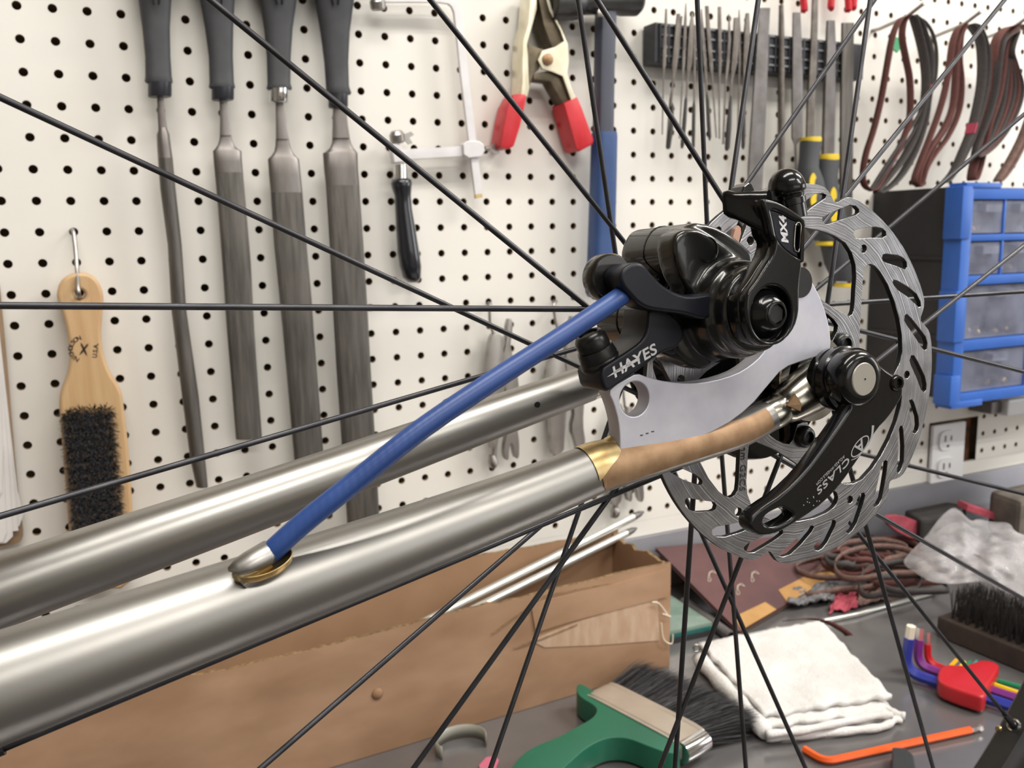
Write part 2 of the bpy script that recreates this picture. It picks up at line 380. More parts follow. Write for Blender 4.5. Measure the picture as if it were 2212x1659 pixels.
# pegboard: every hole is cut through a 5 mm board, dark cavity behind
P_ = 0.0254; HR = 0.0036; NS = 12
def pegboard():
    bm = bmesh.new(); th = 0.005
    I0, I1, J0, J1 = -5, 66, -13, 22
    cut = {(i, j) for i in range(45, 49) for j in (-13, -12, -11)}
    ca = [(cos(2 * pi * k / NS + pi / NS), sin(2 * pi * k / NS + pi / NS)) for k in range(NS)]
    grid = {}
    def gv(x, z):
        k = (round(x * 1e5), round(z * 1e5))
        if k not in grid: grid[k] = bm.verts.new((x, 0, z))
        return grid[k]
    h = P_ / 2
    for i in range(I0, I1):
        for j in range(J0, J1):
            if (i, j) in cut: continue
            cx, cz = i * P_, ZB + j * P_
            # square border sampled by 12 points matching the hole corners
            b = [(h, -h * .268), (h, h * .268), (h, h), (h * .268, h), (-h * .268, h), (-h, h), (-h, h * .268), (-h, -h * .268), (-h, -h), (-h * .268, -h), (h * .268, -h), (h, -h)]
            order = [0, 1, 2, 3, 4, 5, 6, 7, 8, 9, 10, 11]
            ang = [-15, 15, 45, 75, 105, 135, 165, 195, 225, 255, 285, 315]
            o = [gv(cx + p[0], cz + p[1]) for p in b]
            r = [bm.verts.new((cx + HR * cos(RAD(a)), 0, cz + HR * sin(RAD(a)))) for a in ang]
            q = [bm.verts.new((cx + HR * cos(RAD(a)), th, cz + HR * sin(RAD(a)))) for a in ang]
            for k in range(12):
                n = (k + 1) % 12
                f = bm.faces.new((o[k], o[n], r[n], r[k])); f.material_index = 0
                f = bm.faces.new((r[k], r[n], q[n], q[k])); f.material_index = 1
    o = fin('pegboard', bm, MT['board'], None, False, normals=False)
    o.data.materials.append(MT['tan']); return o
pb = pegboard(); bmx = None
pb.name = 'wall_pegboard'; struct(pb)
bm = bmesh.new(); x0, x1 = -5.5 * P_, 65.5 * P_; z0, z1 = ZB - 13.5 * P_, ZB + 21.5 * P_
abox(bm, x0, x1, 0.0, 0.005, ZB - 14.25 * P_, z0 - 0.0002)                # plain strip below the last row
abox(bm, 44.5 * P_, 48.5 * P_, 0.0, 0.005, ZB - 10.92 * P_, ZB - 10.5 * P_)
struct(fin('trim_1', bm, MT['board']))
bm = bmesh.new(); abox(bm, 44.5 * P_, 48.55 * P_, 0.012, 0.06, ZB - 14.2 * P_, ZB - 10.6 * P_)
struct(fin('trim_2', bm, MT['rust']))
# electrical outlet set in the cut-out
ol = thing('wall_outlet', 'white electrical outlet plate with two sockets set in the board', 'outlet', (46.0 * P_, 0.0, ZB - 0.385))
XO = at(2041, 975, 0).x
me = plate_mesh('plate', [smooth_poly([(-.0335, -.042), (-.028, -.042), (.028, -.042), (.0335, -.042), (.0335, -.037), (.0335, .037), (.0335, .042), (.028, .042), (-.028, .042), (-.0335, .042), (-.0335, .037), (-.0335, -.037)], 2)], 0.006, 0.0015)
me.transform(frame(Vector((XO, -0.003, ZB - 0.3225)), X_, Z_, -Y_)); link('cover_plate', me, MT['outlet'], ol)
for dz in (-0.020, 0.020):
    bm = bmesh.new(); c = Vector((XO - .006, -0.006, ZB - 0.3235 + dz))
    loft(bm, [(c, X_ * .0165, Z_ * .0142), (c - Y_ * .003, X_ * .0165, Z_ * .0142)], 28, 3.2)
    so = fin('socket_face', bm, MT['outlet'], ol, 40)
    for sx_, hh in ((-.006, .0045), (.006, .0035)):
        bm = bmesh.new(); abox(bm, c.x + sx_ - .001, c.x + sx_ + .001, -0.0096, -0.0088, c.z - hh + .003, c.z + hh + .003); fin('slot', bm, MT['socket'], so)
    bm = bmesh.new(); lathe(bm, [(.0022, 0), (.0022, .0008)], Vector((c.x, -0.0088, c.z - .008)), -Y_, 12); fin('slot', bm, MT['socket'], so)

# ------------------------------------------------------------------ workbench
wb = thing('workbench', 'grey steel workbench top with an upright back lip under the white pegboard', 'workbench', (0.9, -0.35, 0.0))
bm = bmesh.new(); abox(bm, -1.2, 2.6, -0.72, -0.002, BZ - 0.04, BZ); fin('worktop', bm, MT['bench'], wb, bevel=0.002)
bm = bmesh.new(); abox(bm, -1.2, 2.6, -0.0045, -0.0005, BZ + 0.0002, ZB - 0.3625); fin('back_lip', bm, MT['splash'], wb)
for lx in (-1.1, 2.5):
    for ly in (-0.66, -0.08):
        bm = bmesh.new(); abox(bm, lx - .03, lx + .03, ly - .03, ly + .03, 0.0, BZ - 0.0402); fin('leg', bm, MT['dull'], wb)

# ------------------------------------------------------------------ four files with dark handles
s6 = 900 / 2212
def z6(rows): return [tuple([r[0] * s6, r[1] * s6, r[2] * s6] + list(r[3:])) for r in rows]
FY = -0.021
FILES = [
 ('slim round file with dark plastic handle, leftmost of the four hanging files', 'round',
  [(690,1010,-420),(680,1000,-250),(708,945,-100),(735,910,0),(755,902,150),(770,905,300),(771,912,405),(768,917,432),(775,917,440)], (785,912,440,515), 'ferr',
  [(832,868,515),(836,876,600),(840,888,690)], [(832,900,715),(834,908,780),(838,917,840)],
  [(838,917,840),(850,932,1000),(890,965,1300),(910,990,1650),(965,1055,2100),(1010,1090,2440),(1042,1104,2585)], 1.0),
 ('half-round file with dark plastic ferrule, second from left of the four', 'half',
  [(1020,1345,-420),(1010,1335,-250),(1040,1280,-100),(1062,1246,0),(1088,1238,150),(1108,1236,300),(1112,1242,440),(1108,1248,462),(1116,1246,470)], (1123,1242,465,532), 'ferr',
  [(1163,1206,532),(1168,1216,640),(1166,1228,720)], [(1167,1229,722,.3),(1164,1233,745,.3),(1156,1242,770,.3),(1142,1262,790,.32),(1130,1282,802,.34),(1134,1285,860),(1140,1290,916)],
  [(1140,1290,916),(1157,1306,1100),(1180,1332,1400),(1203,1349,1740),(1232,1373,2080),(1252,1392,2332)], 0.34),
 ('half-round file with shiny silver ferrule, third from left of the four', 'half',
  [(1330,1680,-420),(1320,1665,-250),(1352,1608,-100),(1380,1574,0),(1402,1553,150),(1416,1543,300),(1420,1541,445),(1415,1549,468),(1422,1548,476)], (1430,1532,472,548), 'chrome',
  [(1462,1502,550),(1464,1518,650),(1464,1532,740)], [(1463,1535,742,.3),(1462,1541,775,.3),(1456,1552,805,.3),(1440,1570,828,.32),(1422,1588,845,.34),(1428,1597,930),(1437,1606,1022)],
  [(1437,1606,1022),(1455,1628,1300),(1486,1656,1600),(1500,1665,1740),(1532,1693,2100),(1562,1720,2440),(1580,1738,2650)], 0.34),
 ('widest half-round file with dark handle, rightmost of the four hanging files', 'half',
  [(1615,1990,-420),(1610,1975,-250),(1640,1910,-100),(1673,1878,0),(1702,1855,170),(1722,1848,330),(1731,1852,460),(1733,1864,494),(1742,1860,503)], (1744,1846,500,572), 'ferr',
  [(1767,1833,572),(1766,1845,660),(1764,1856,735)], [(1764,1858,737,.3),(1762,1864,760,.3),(1752,1876,785,.3),(1734,1890,802,.32),(1714,1898,814,.34),(1720,1901,900),(1730,1908,985)],
  [(1730,1908,985),(1750,1930,1300),(1768,1952,1650),(1785,1968,1950),(1810,1990,2300),(1838,2012,2700),(1846,2018,2830)], 0.34),
]
for lab, kind, hnd, fr, fm, tang, smoothp, cut, kd in FILES:
    c = at((hnd[0][0] + hnd[0][1]) / 2 * s6, hnd[0][2] * s6, FY); bot = at(cut[-1][0] * s6, cut[-1][2] * s6, FY)
    t = thing('hand_file', lab, 'file', (bot.x, FY, bot.z), 'files with dark handles hanging on the pegboard')
    bm = bmesh.new(); pxloft(bm, z6(hnd), FY, 0.62, 28, 2.3); h = fin('handle', bm, MT['grip'], t, 40)
    # thumb groove at the top of the grip
    gx = (hnd[3][0] + hnd[3][1]) / 2
    bm = bmesh.new()
    for sg in (-1, 1):
        p0 = at((gx + sg * 34) * s6, -120 * s6, FY - .0142); p1 = at((gx + sg * 12 + 8) * s6, 25 * s6, FY - .0122)
        tube(bm, [p0, (p0 + p1) / 2 + Y_ * .0002, p1], [.0012, .0014, .0008], 8)
    fin('grip_ridge', bm, MT['grip'], h, True)
    bm = bmesh.new(); pxloft(bm, z6([(fr[0], fr[1], fr[2]), (fr[0], fr[1], fr[3] - 6), (fr[0] + 4, fr[1] - 4, fr[3])]), FY, 1.0, 28); fin('ferrule', bm, MT[fm], t, 35)
    bm = bmesh.new(); pxloft(bm, z6([(a, b, y - (30 if i == 0 else 0), .6) for i, (a, b, y) in enumerate(tang)]), FY, .6, 12, 3.5); fin('tang', bm, MT['filesm'], t, 30)
    if kind == 'round':
        bm = bmesh.new(); pxloft(bm, z6([(tang[-1][0] + 4, tang[-1][1] - 4, tang[-1][2] - 12)] + smoothp), FY, kd, 24); fin('smooth_heel', bm, MT['filesm'], t, 35)
        bm = bmesh.new(); pxloft(bm, z6(cut), FY, kd, 24); fin('cut_blade', bm, MT['filecut'], t, 35)
    else:
        bm = bmesh.new(); pxloft(bm, z6([(tang[-1][0], tang[-1][1], tang[-1][2] - 8, .3)] + smoothp), FY, kd, 20, 2.4); fin('smooth_heel', bm, MT['filesm'], t, 40)
        # ground facets along the rounded face
        bm = bmesh.new(); secs = []
        for a, b, y in cut:
            A, B = at(a * s6, y * s6, FY), at(b * s6, y * s6, FY); secs.append(((A + B) / 2, (B - A) / 2, Vector((0, -(B - A).length / 2 * kd, 0))))
        loft(bm, secs, 18, 2.4); fin('cut_blade', bm, MT['filecut'], t, 12)

# ------------------------------------------------------------------ bench brush on its hook
zb = lambda pts: zp(0, 560, 300 / 778, pts)
BY0, BY1 = -0.010, -0.027
b_out = [(440,74),(505,82),(555,125),(580,195),(578,260),(572,330),(566,430),(580,540),(618,640),(662,705),(684,750),(694,830),(716,1010),(738,1300),(752,1600),(764,1850),
         (418,1850),(395,1600),(376,1420),(365,1250),(346,1010),(334,870),(331,790),(342,735),(366,680),(386,610),(390,540),(384,460),(368,370),(345,290),(325,240),(316,195),(330,135),(375,90)]
fl = [at(x, y, BY1) for x, y in smooth_poly(zb(b_out), 1)]
tb = thing('bench_brush', 'wooden-handled wire brush hanging from a metal hook on the pegboard', 'brush', (at(200, 1275, BY0).x, BY0, at(200, 1275, BY0).z))
org = Vector((0, (BY0 + BY1) / 2, 0))
hole = at(171.5, 637, BY1); hl = [(hole.x + .0042 * cos(2 * pi * k / 24), hole.z + .0042 * sin(2 * pi * k / 24)) for k in range(24)]
me = plate_mesh('body', [[(p.x, p.z) for p in fl], hl], BY0 - BY1, 0.0026, 2)
me.transform(frame(org, X_, Z_, -Y_)); link('body', me, MT['wood'], tb, 50)
bm = bmesh.new()
for rr in range(13):
    for cc in range(4):
        fx, fy = (cc + .5) / 4, (rr + .3) / 10.5
        xl, xr = 352 + 62 * fy, 622 + 62 * fy; yy = 862 - 25 * fx + fy * 600 + (0 if rr < 11 else 0)
        base = at(*zb([(xl + (xr - xl) * fx, yy)])[0], BY1)
        for q in range(110):
            a, r = random.random() * 2 * pi, math.sqrt(random.random())
            b0 = base + Vector((cos(a) * r * .0052, 0, sin(a) * r * .0052)); ln = .0065 + random.random() * .0015
            b1 = b0 + Vector((cos(a) * r * .004 + random.gauss(0, .0009), -ln, sin(a) * r * .004 + random.gauss(0, .0009)))
            d = Vector((.00034, 0, 0)); e = Vector((0, 0, .00034))
            v = [bm.verts.new(b0 + d), bm.verts.new(b0 - d), bm.verts.new(b0 + e), bm.verts.new(b1 + d * .7), bm.verts.new(b1 - d * .7), bm.verts.new(b1 + e * .7)]
            bm.faces.new((v[0], v[1], v[4], v[3])); bm.faces.new((v[1], v[2], v[5], v[4])); bm.faces.new((v[2], v[0], v[3], v[5])); bm.faces.new((v[3], v[4], v[5]))
br = fin('bristles', bm, MT['brist'], tb, False); br['kind'] = 'stuff'
# printed mark: arc lettering round a crossed pair of files
mc = at(*zb([(470, 505)])[0], BY1 - .0001); ux = (at(*zb([(478, 430)])[0], BY1) - at(*zb([(462, 580)])[0], BY1)).normalized(); uy = Vector((-ux.z, 0, ux.x))
word = 'NICHOLSON'
for k, ch in enumerate(word):
    a = RAD(90 + 62 - k * 124 / 8); p = mc + ux * (cos(a) * .0098) + uy * (sin(a) * .0098)
    tx = ux * sin(a) - uy * cos(a); tx = tx if True else tx
    text('stamp_letter', ch, p, tx, ux * cos(a) + uy * sin(a), .0050, MT['ink'], tb, offset=.00012)
text('stamp_letter', 'U.S.A.', mc - uy * .0088, ux, uy, .0050, MT['ink'], tb, offset=.00012)
for sg in (-1, 1):
    bm = bmesh.new(); d = (ux + uy * .55 * sg).normalized(); n_ = Vector((-d.z, 0, d.x))
    prism(bm, [mc - d * .0062, mc - d * .003 - n_ * .0008, mc + d * .004 - n_ * .0008, mc + d * .0062, mc + d * .004 + n_ * .0008, mc - d * .003 + n_ * .0008], Vector((0, -.0001, 0)))
    fin('stamp_mark', bm, MT['ink'], tb)
# peg hook (a wire that leaves the board and drops through the hole of the brush)
hk = bmesh.new(); h0 = Vector((4 * P_ - .0254 * 0, 0, 0)); hp = at(157, 498, 0)
pts = [Vector((hp.x, .004, hp.z)), Vector((hp.x, -.006, hp.z)), at(160, 512, -.010), at(166, 575, -.020), at(169, 622, -.033), at(170, 634, -.034), at(171.5, 641, -.028), at(172, 644, -.012)]
tube(hk, catmull(pts, 6), .0017, 10); o = fin('peg_hook', hk, MT['wire'], None, True)
tag(o, 'galvanised wire hook holding the wooden wire brush', 'hook')

# ------------------------------------------------------------------ papers on a hardboard clipboard at the left edge
cl = thing('paper_stack', 'stack of white papers on a brown hardboard at the left edge', 'papers', (-0.03, -0.008, at(20, 1175, -.01).z))
yb = -0.006
poly = [at(x, y, yb) for x, y in smooth_poly([(-330, 560), (-6, 560), (14, 760), (30, 960), (42, 1090), (50, 1140), (50, 1162), (36, 1173), (-330, 1240)], 1)]
bm = bmesh.new(); prism(bm, poly, Vector((0, -.003, 0))); fin('backing_board', bm, MT['tan'], cl)
for k, (pp) in enumerate([[(-330,690),(-4,690),(20,905),(38,1060),(51,1110),(42,1136),(-330,1190)], [(-330,720),(-2,720),(24,960),(40,1146),(10,1150),(-330,1220)],
                          [(-330,760),(0,770),(16,960),(28,1158),(14,1172),(-330,1220)], [(-330,790),(0,800),(4,930),(14,1150),(6,1170),(-330,1240)], [(-330,900),(-2,930),(6,960),(4,1062),(-4,1074),(-330,1130)]]):
    Y = yb - .0042 - .0016 * k; bm = bmesh.new(); prism(bm, [at(x, y, Y) for x, y in pp], Vector((0, -.0004, 0))); fin('sheet', bm, MT['paper'], cl)

# ------------------------------------------------------------------ piercing saw
z5 = lambda pts: zp(700, 0, 700 / 2212, pts)
SY = -0.016
sw = thing('piercing_saw', 'pale steel piercing saw frame with a glossy black handle and wing screws', 'saw', (at(890, 610, SY).x, SY, at(890, 610, SY).z))
def bar(path, w, t, m, parent, name, Y=SY, bevel=.0008):
    P = [at(x, y, Y) for x, y in z5(path)]; bm = bmesh.new(); secs = []
    for i, p in enumerate(P):
        d = (P[min(i+1, len(P)-1)] - P[max(i-1, 0)]).normalized(); n_ = Vector((-d.z, 0, d.x)); secs.append((p, n_ * w / 2, Vector((0, -t / 2, 0))))
    loft(bm, secs, 8, 8); return fin(name, bm, m, parent, 30)
bar([(350,-14),(600,-14),(780,-12),(850,0),(886,30),(908,80),(918,160),(960,560),(1010,970),(1034,1180),(1052,1325)], .0085, .0050, MT['sawgrey'], sw, 'frame_bar')
bar([(1050,1322),(1054,1352)], .0078, .0048, MT['brass'], sw, 'brass_tip')
bar([(480,1062),(620,1052),(780,1043),(960,1032)], .0100, .0055, MT['sawgrey'], sw, 'sliding_arm')
oc = [(950,985),(975,962),(1060,962),(1092,985),(1100,1030),(1075,1070),(990,1078),(955,1055)]
bm = bmesh.new(); prism(bm, [at(x, y, SY - .006) for x, y in z5(oc)], Vector((0, .012, 0))); fin('slide_block', bm, MT['sawgrey'], sw, bevel=.0008)
def wing(px, py, dx, dy, nm, par):
    bm = bmesh.new(); c = at(*z5([(px, py)])[0], SY); d = (at(*z5([(px + dx, py + dy)])[0], SY) - c); L = d.length; d.normalize()
    tube(bm, [c, c + d * L * .4], .0022, 10); n_ = Vector((-d.z, 0, d.x))
    prism(bm, [c + d * L * .3 - n_ * .002, c + d * L * .75 - n_ * .0062, c + d * L - n_ * .004, c + d * L * .7, c + d * L + n_ * .004, c + d * L * .75 + n_ * .0062, c + d * L * .3 + n_ * .002], Vector((0, -.0022, 0)))
    return fin(nm, bm, MT['wire'], par, 40)
wing(1098, 1012, 100, 4, 'wing_screw', sw)
bm = bmesh.new(); c = at(*z5([(488, 1000)])[0], SY); prism(bm, [at(x, y, SY - .005) for x, y in z5([(462,985),(520,975),(540,1040),(545,1105),(480,1112),(470,1060)])], Vector((0, .010, 0))); fin('blade_clamp', bm, MT['sawgrey'], sw, bevel=.001)
bm = bmesh.new(); lathe(bm, [(.0058, 0), (.0072, .002), (.0072, .008), (.005, .011)], at(*z5([(505, 975)])[0], SY), Vector((-.2, -.2, 1)), 14); fin('thumb_screw', bm, MT['wire'], sw, 30)
wing(510, 925, 95, 25, 'wing_screw', sw)
bm = bmesh.new(); lathe(bm, [(.0058, 0), (.0072, .002), (.0072, .008), (.005, .011)], at(*z5([(372, 70)])[0], SY), Vector((-.2, -.3, 1)), 14); fin('thumb_screw', bm, MT['wire'], sw, 30)
bm = bmesh.new(); pxloft(bm, [(x0 * .31646 + 700, x1 * .31646 + 700, y * .31646) for x0, x1, y in [(475,562,1125),(475,564,1150),(474,566,1222)]], SY, 1, 24); fin('ferrule', bm, MT['chrome'], sw, 35)
bm = bmesh.new(); pxloft(bm, [(862,880,384),(848,887,388),(845,889,396),(847,888,406),(853,887,424),(854,889,450),(856,896,490),(859,904,540),(864,909,575),(872,908,600),(882,902,610)], SY, 1, 28); fin('handle', bm, MT['sawblack'], sw, True)

# ------------------------------------------------------------------ spring clamp
CY = -0.018
sc = thing('spring_clamp', 'zinc spring clamp with two red vinyl-dipped handles hanging open', 'clamp', (at(1180, 325, CY).x, CY, at(1180, 325, CY).z))
def pplate(pts, Y, t, m, par, nm, bevel=.0005):
    bm = bmesh.new(); prism(bm, [at(x, y, Y) for x, y in pts], Vector((0, t, 0))); return fin(nm, bm, m, par, 30, bevel)
pplate(z5([(1415,-60),(1452,-60),(1452,60),(1400,250),(1385,300),(1392,380),(1395,500),(1400,600),(1388,660),(1345,660),(1355,560),(1355,400),(1360,280),(1395,160)]), CY - .012, .024, MT['spring'], sc, 'jaw_arm')
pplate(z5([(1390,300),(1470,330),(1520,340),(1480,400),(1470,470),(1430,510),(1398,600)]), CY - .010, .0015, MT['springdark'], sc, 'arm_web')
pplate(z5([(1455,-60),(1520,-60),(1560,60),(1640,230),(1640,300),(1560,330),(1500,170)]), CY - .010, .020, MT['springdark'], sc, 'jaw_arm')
pplate(z5([(1525,-60),(1555,60),(1620,200),(1665,300),(1672,420),(1660,500),(1690,600),(1725,680),(1690,690),(1630,520),(1560,490),(1490,470),(1462,410),(1490,345),(1580,320),(1640,280),(1615,210),(1540,70),(1505,-60)]), CY - .013, .0030, MT['spring'], sc, 'pivot_plate')
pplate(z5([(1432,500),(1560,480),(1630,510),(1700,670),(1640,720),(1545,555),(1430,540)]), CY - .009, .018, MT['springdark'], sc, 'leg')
bm = bmesh.new(); lathe(bm, [(.0056, 0), (.0056, .002), (.003, .004), (.0005, .0042)], at(*z5([(1524, 408)])[0], CY - .0135), -Y_, 20); fin('rivet', bm, MT['copper'], sc, 35)
for nm, pl in (('grip', [(1300,640),(1386,638),(1380,700),(1345,860),(1300,1000),(1260,1020),(1204,1005),(1230,850),(1258,720)]), ('grip', [(1638,705),(1730,655),(1765,740),(1845,955),(1838,985),(1745,1036),(1722,1010),(1680,860)])):
    pplate(zp(0, 0, 1, z5(pl)), CY - .0135, .027, MT['red'], sc, nm, .003)

# ------------------------------------------------------------------ hammer with blue grip
HY = -0.026
hm = thing('hammer', 'hammer with slate shaft, blue grip and dark head cut by the top edge', 'hammer', (at(1295, 640, HY).x, HY, at(1295, 640, HY).z))
bm = bmesh.new(); pxloft(bm, [(1291,1326,14),(1290,1325,60),(1288,1322,150),(1287,1321,220),(1285,1320,292)], HY, .95, 16, 4); fin('shaft', bm, MT['slate'], hm, 30)
bm = bmesh.new(); pxloft(bm, [(1284,1326,286),(1283,1327,296),(1280,1325,400),(1276,1322,520),(1273,1320,610),(1271,1320,632),(1275,1316,642)], HY, .9, 20, 3.5); fin('grip', bm, MT['blue'], hm, 35)
bm = bmesh.new(); a, b = at(1212, 2, HY - .002), at(1372, 0, HY - .002); d = (b - a).normalized()
tube(bm, [a - d * .012, a, a + d * .002, a + d * .018, a + d * .024, b - d * .024, b - d * .018, b, b + d * .004], [.0185, .019, .019, .018, .0135, .0135, .0155, .0158, .013], 28); fin('head', bm, MT['hammer'], hm, 35)
bm = bmesh.new(); lathe(bm, [(.004, 0), (.004, .003), (.002, .004)], at(1295, 29, HY - .0125), -Y_, 14); fin('rivet', bm, MT['wire'], hm, 30)

# ------------------------------------------------------------------ magnetic tool bar with files
GY0, GY1 = -0.002, -0.024
a, b = at(1415, 47, GY1), at(1868, 92, GY1); zt = (a.z + b.z) / 2 - .001; zb_ = (at(1415, 141, GY1).z + at(1868, 168, GY1).z) / 2
mg = thing('magnetic_tool_bar', 'black ribbed magnetic bar on the pegboard holding loose files', 'tool holder', ((a.x + b.x) / 2, -.012, zb_))
bm = bmesh.new(); abox(bm, a.x, b.x, GY1, GY0, zb_, zt); fin('body', bm, MT['magbar'], mg, bevel=.0015)
hgt = zt - zb_; bm = bmesh.new()
xs = a.x + .006
for fz in (.04, .29, .58, .80): abox(bm, xs, b.x - .03, GY1 - .0018, GY1 + .0002, zb_ + hgt * (1 - fz) - .0016, zb_ + hgt * (1 - fz) + .0004)
for k in range(2): pass
fin('ridge', bm, MT['magrib'], mg)
nx = int((b.x - .03 - xs) / .0105)
for k in range(nx + 1):
    bm = bmesh.new(); x = xs + k * .0105; abox(bm, x - .0012, x + .0012, GY1 - .0022, GY1 + .0002, zb_ + .001, zt - .0012); fin('rib', bm, MT['magbar'], mg)
m1 = lambda pts: [(1370 + p[0] * .2170, p[1] * .2170) + tuple(v * .2170 for v in p[2:]) for p in pts]
NY = GY1 - .0045
def needle(rows, lab, nm='needle_file', y=NY, m=None, e=3.0, kd=.45, group='needle files on the magnetic bar', handle=None):
    """rows: (x, y, width) zoom pixels"""
    R = m1(rows); q = at(R[-1][0], R[-1][1], y)
    t = thing(nm, lab, 'file', (q.x, y, q.z), group)
    bm = bmesh.new(); secs = [(r[0] - r[2] / 2, r[0] + r[2] / 2, r[1]) for r in R]
    pxloft(bm, secs, y, kd, 10, e); fin('blade', bm, m or MT['needle'], t, 35)
    if handle:
        Hh = m1(handle); bm = bmesh.new(); pxloft(bm, [(r[0] - r[2] / 2, r[0] + r[2] / 2, r[1]) for r in Hh], y, .9, 12); fin('dipped_handle', bm, MT['darkgrip'], t, 35)
    return t
needle([(318,88,18),(314,240,26),(303,500,40),(296,640,34),(292,740,13),(286,1000,14),(279,1340,13)], 'needle file with bare thin shank, leftmost on the magnetic bar')
needle([(440,138,34),(420,400,52),(396,640,48),(388,760,22),(372,1000,16),(368,1050,18)], 'needle file with dark handle, second from left on the bar', handle=[(378,1020,10),(382,1060,26),(366,1300,38),(340,1470,36),(336,1484,26)])
needle([(470,160,18),(440,500,24),(398,780,16),(356,1000,16),(322,1470,16)], 'thin needle file crossing just behind the second one on the bar', y=NY + .002)
needle([(514,30,8),(510,180,24),(500,400,34),(490,640,30),(482,760,14),(470,1000,16),(450,1380,14)], 'needle file with long needle-sharp tip reaching highest on the bar')
needle([(578,124,12),(570,260,46),(555,480,56),(545,640,50),(532,780,20),(520,960,18)], 'broad needle file with thick dark handle near the bar middle', handle=[(518,950,10),(514,1000,28),(500,1200,36),(480,1440,34),(474,1478,18)])
needle([(602,250,26),(600,640,26),(597,1020,18)], 'dark slim needle file just left of the bar centre', handle=[(596,1000,12),(594,1060,28),(590,1300,32),(588,1470,26)])
needle([(668,90,10),(676,300,36),(700,600,36),(715,780,20),(722,920,16)], 'needle file with dark handle leaning behind the spoke', handle=[(722,910,10),(730,1000,30),(742,1250,34),(750,1360,30),(752,1400,10)])
needle([(722,60,34),(736,300,40),(762,640,40),(776,780,22),(792,1000,16),(818,1372,14)], 'needle file slanting to the right with bare shank')
needle([(848,68,32),(850,300,36),(853,640,34),(848,780,20),(846,1000,16),(848,1382,16)], 'straight square-topped needle file with bare shank')
needle([(940,136,6),(944,180,14),(946,400,30),(930,640,32),(910,820,18),(898,1100,18),(886,1436,22)], 'needle file with pointed tip hanging a little lower at right')
needle([(1014,178,44),(1010,400,60),(990,640,58),(972,780,26),(958,960,16)], 'broad flat needle file with dark dipped handle at right', handle=[(962,950,12),(958,1010,26),(942,1250,44),(926,1470,42),(920,1500,24)])
needle([(1044,96,8),(1044,300,28),(1052,640,32),(1045,780,18),(1036,1100,16),(1030,1300,14)], 'thin needle file behind the broad flat one at right', y=NY + .002)
needle([(1126,132,34),(1120,300,56),(1105,640,56),(1098,820,28),(1092,1000,22)], 'needle file with dark handle, last of the small ones at right', handle=[(1092,990,12),(1090,1060,30),(1088,1300,36),(1084,1460,30),(1084,1486,14)])
# the larger bars and screwdriver-handled scrapers to the right
m2 = lambda p: (1600 + p[0] * .24116, p[1] * .24116)
def flat(rows, lab, nm, kd, e, m, y=NY, cat='file', group='larger files on the magnetic bar'):
    q = [(m2((r[0], r[2]))[0], m2((r[1], r[2]))[0], r[2] * .24116) for r in rows]; c = at(q[-1][0], q[-1][2], y)
    t = thing(nm, lab, cat, (c.x, y, c.z), group); bm = bmesh.new(); pxloft(bm, q, y, kd, 10 if e > 3 else 16, e); fin('blade', bm, m, t, 35); return t
flat([(168,262,72),(140,245,400),(112,232,800),(84,214,1200),(66,200,1500),(56,188,1760)], 'widest flat steel file on the magnetic bar, with square top', 'flat_file', .16, 8, MT['dull'])
flat([(346,378,46),(342,384,300),(338,386,800),(338,384,1300),(342,380,1570),(346,372,1800)], 'narrow round file just right of the widest flat one', 'round_file', 1, 2, MT['needle'])
flat([(466,532,112),(462,545,400),(458,552,800),(456,550,1220),(478,500,1300),(488,506,1660)], 'flat file with drawn-in tang, left of the upper yellow-ringed handle', 'flat_file', .18, 8, MT['dull'])
flat([(906,1010,206),(900,1004,500),(894,1000,900),(890,1000,1300),(888,996,1700),(886,990,2300)], 'dark wide file at the right end of the magnetic bar', 'flat_file', .2, 8, MT['filecut'])
def scraper(rows, hrows, stripes, rings, lab, m):
    t = flat(rows, lab, 'handled_file', .35, 5, m, group='yellow and black handled files on the magnetic bar')
    q = [(x - w / 2, x + w / 2, y) for x, y, w in hrows]; bm = bmesh.new(); pxloft(bm, q, NY - .004, .9, 22, 2.4); h = fin('handle', bm, MT['drvgrip'], t, 40)
    for x, y, w, hh in rings:
        bm = bmesh.new(); pxloft(bm, [(x - w / 2, x + w / 2, y - hh / 2), (x - w / 2 - .6, x + w / 2 + .6, y), (x - w / 2, x + w / 2, y + hh / 2)], NY - .004, .93, 22, 2.4); fin('collar', bm, MT['yellow'], t, 40)
    for x, y, w, hh, ww in stripes:
        c = at(x, y, NY - .004 - ww); r = (at(x + w / 2, y, NY - .004 - ww) - c).length; L = (at(x, y - hh / 2, NY - .004 - ww) - c).length
        bm = bmesh.new(); pts = [(0, L), (r * .7, L * .55), (r, 0), (r * .95, -L * .6), (r * .5, -L), (-r * .5, -L), (-r * .95, -L * .6), (-r, 0), (-r * .7, L * .55)]
        prism(bm, [c + X_ * p[0] + Z_ * p[1] for p in smooth_poly(pts, 1)], Vector((0, -.0016, 0))); fin('inlay', bm, MT['yellow'], t, bevel=.0004)
scraper([(642,690,-10),(630,685,300),(610,672,640),(592,655,960),(586,650,1230)], [(1751,304,34),(1751,312,35),(1748,340,32),(1746,362,33),(1750,390,42),(1757,440,48),(1770,490,46),(1783,520,34)],
        [(1755,390,15,36,.0115),(1758,430,16,34,.0125)], [(1751,303,33,12),(1784,526,31,9)], 'file with yellow and black handle, the upper of the two such handles', MT['needle'])
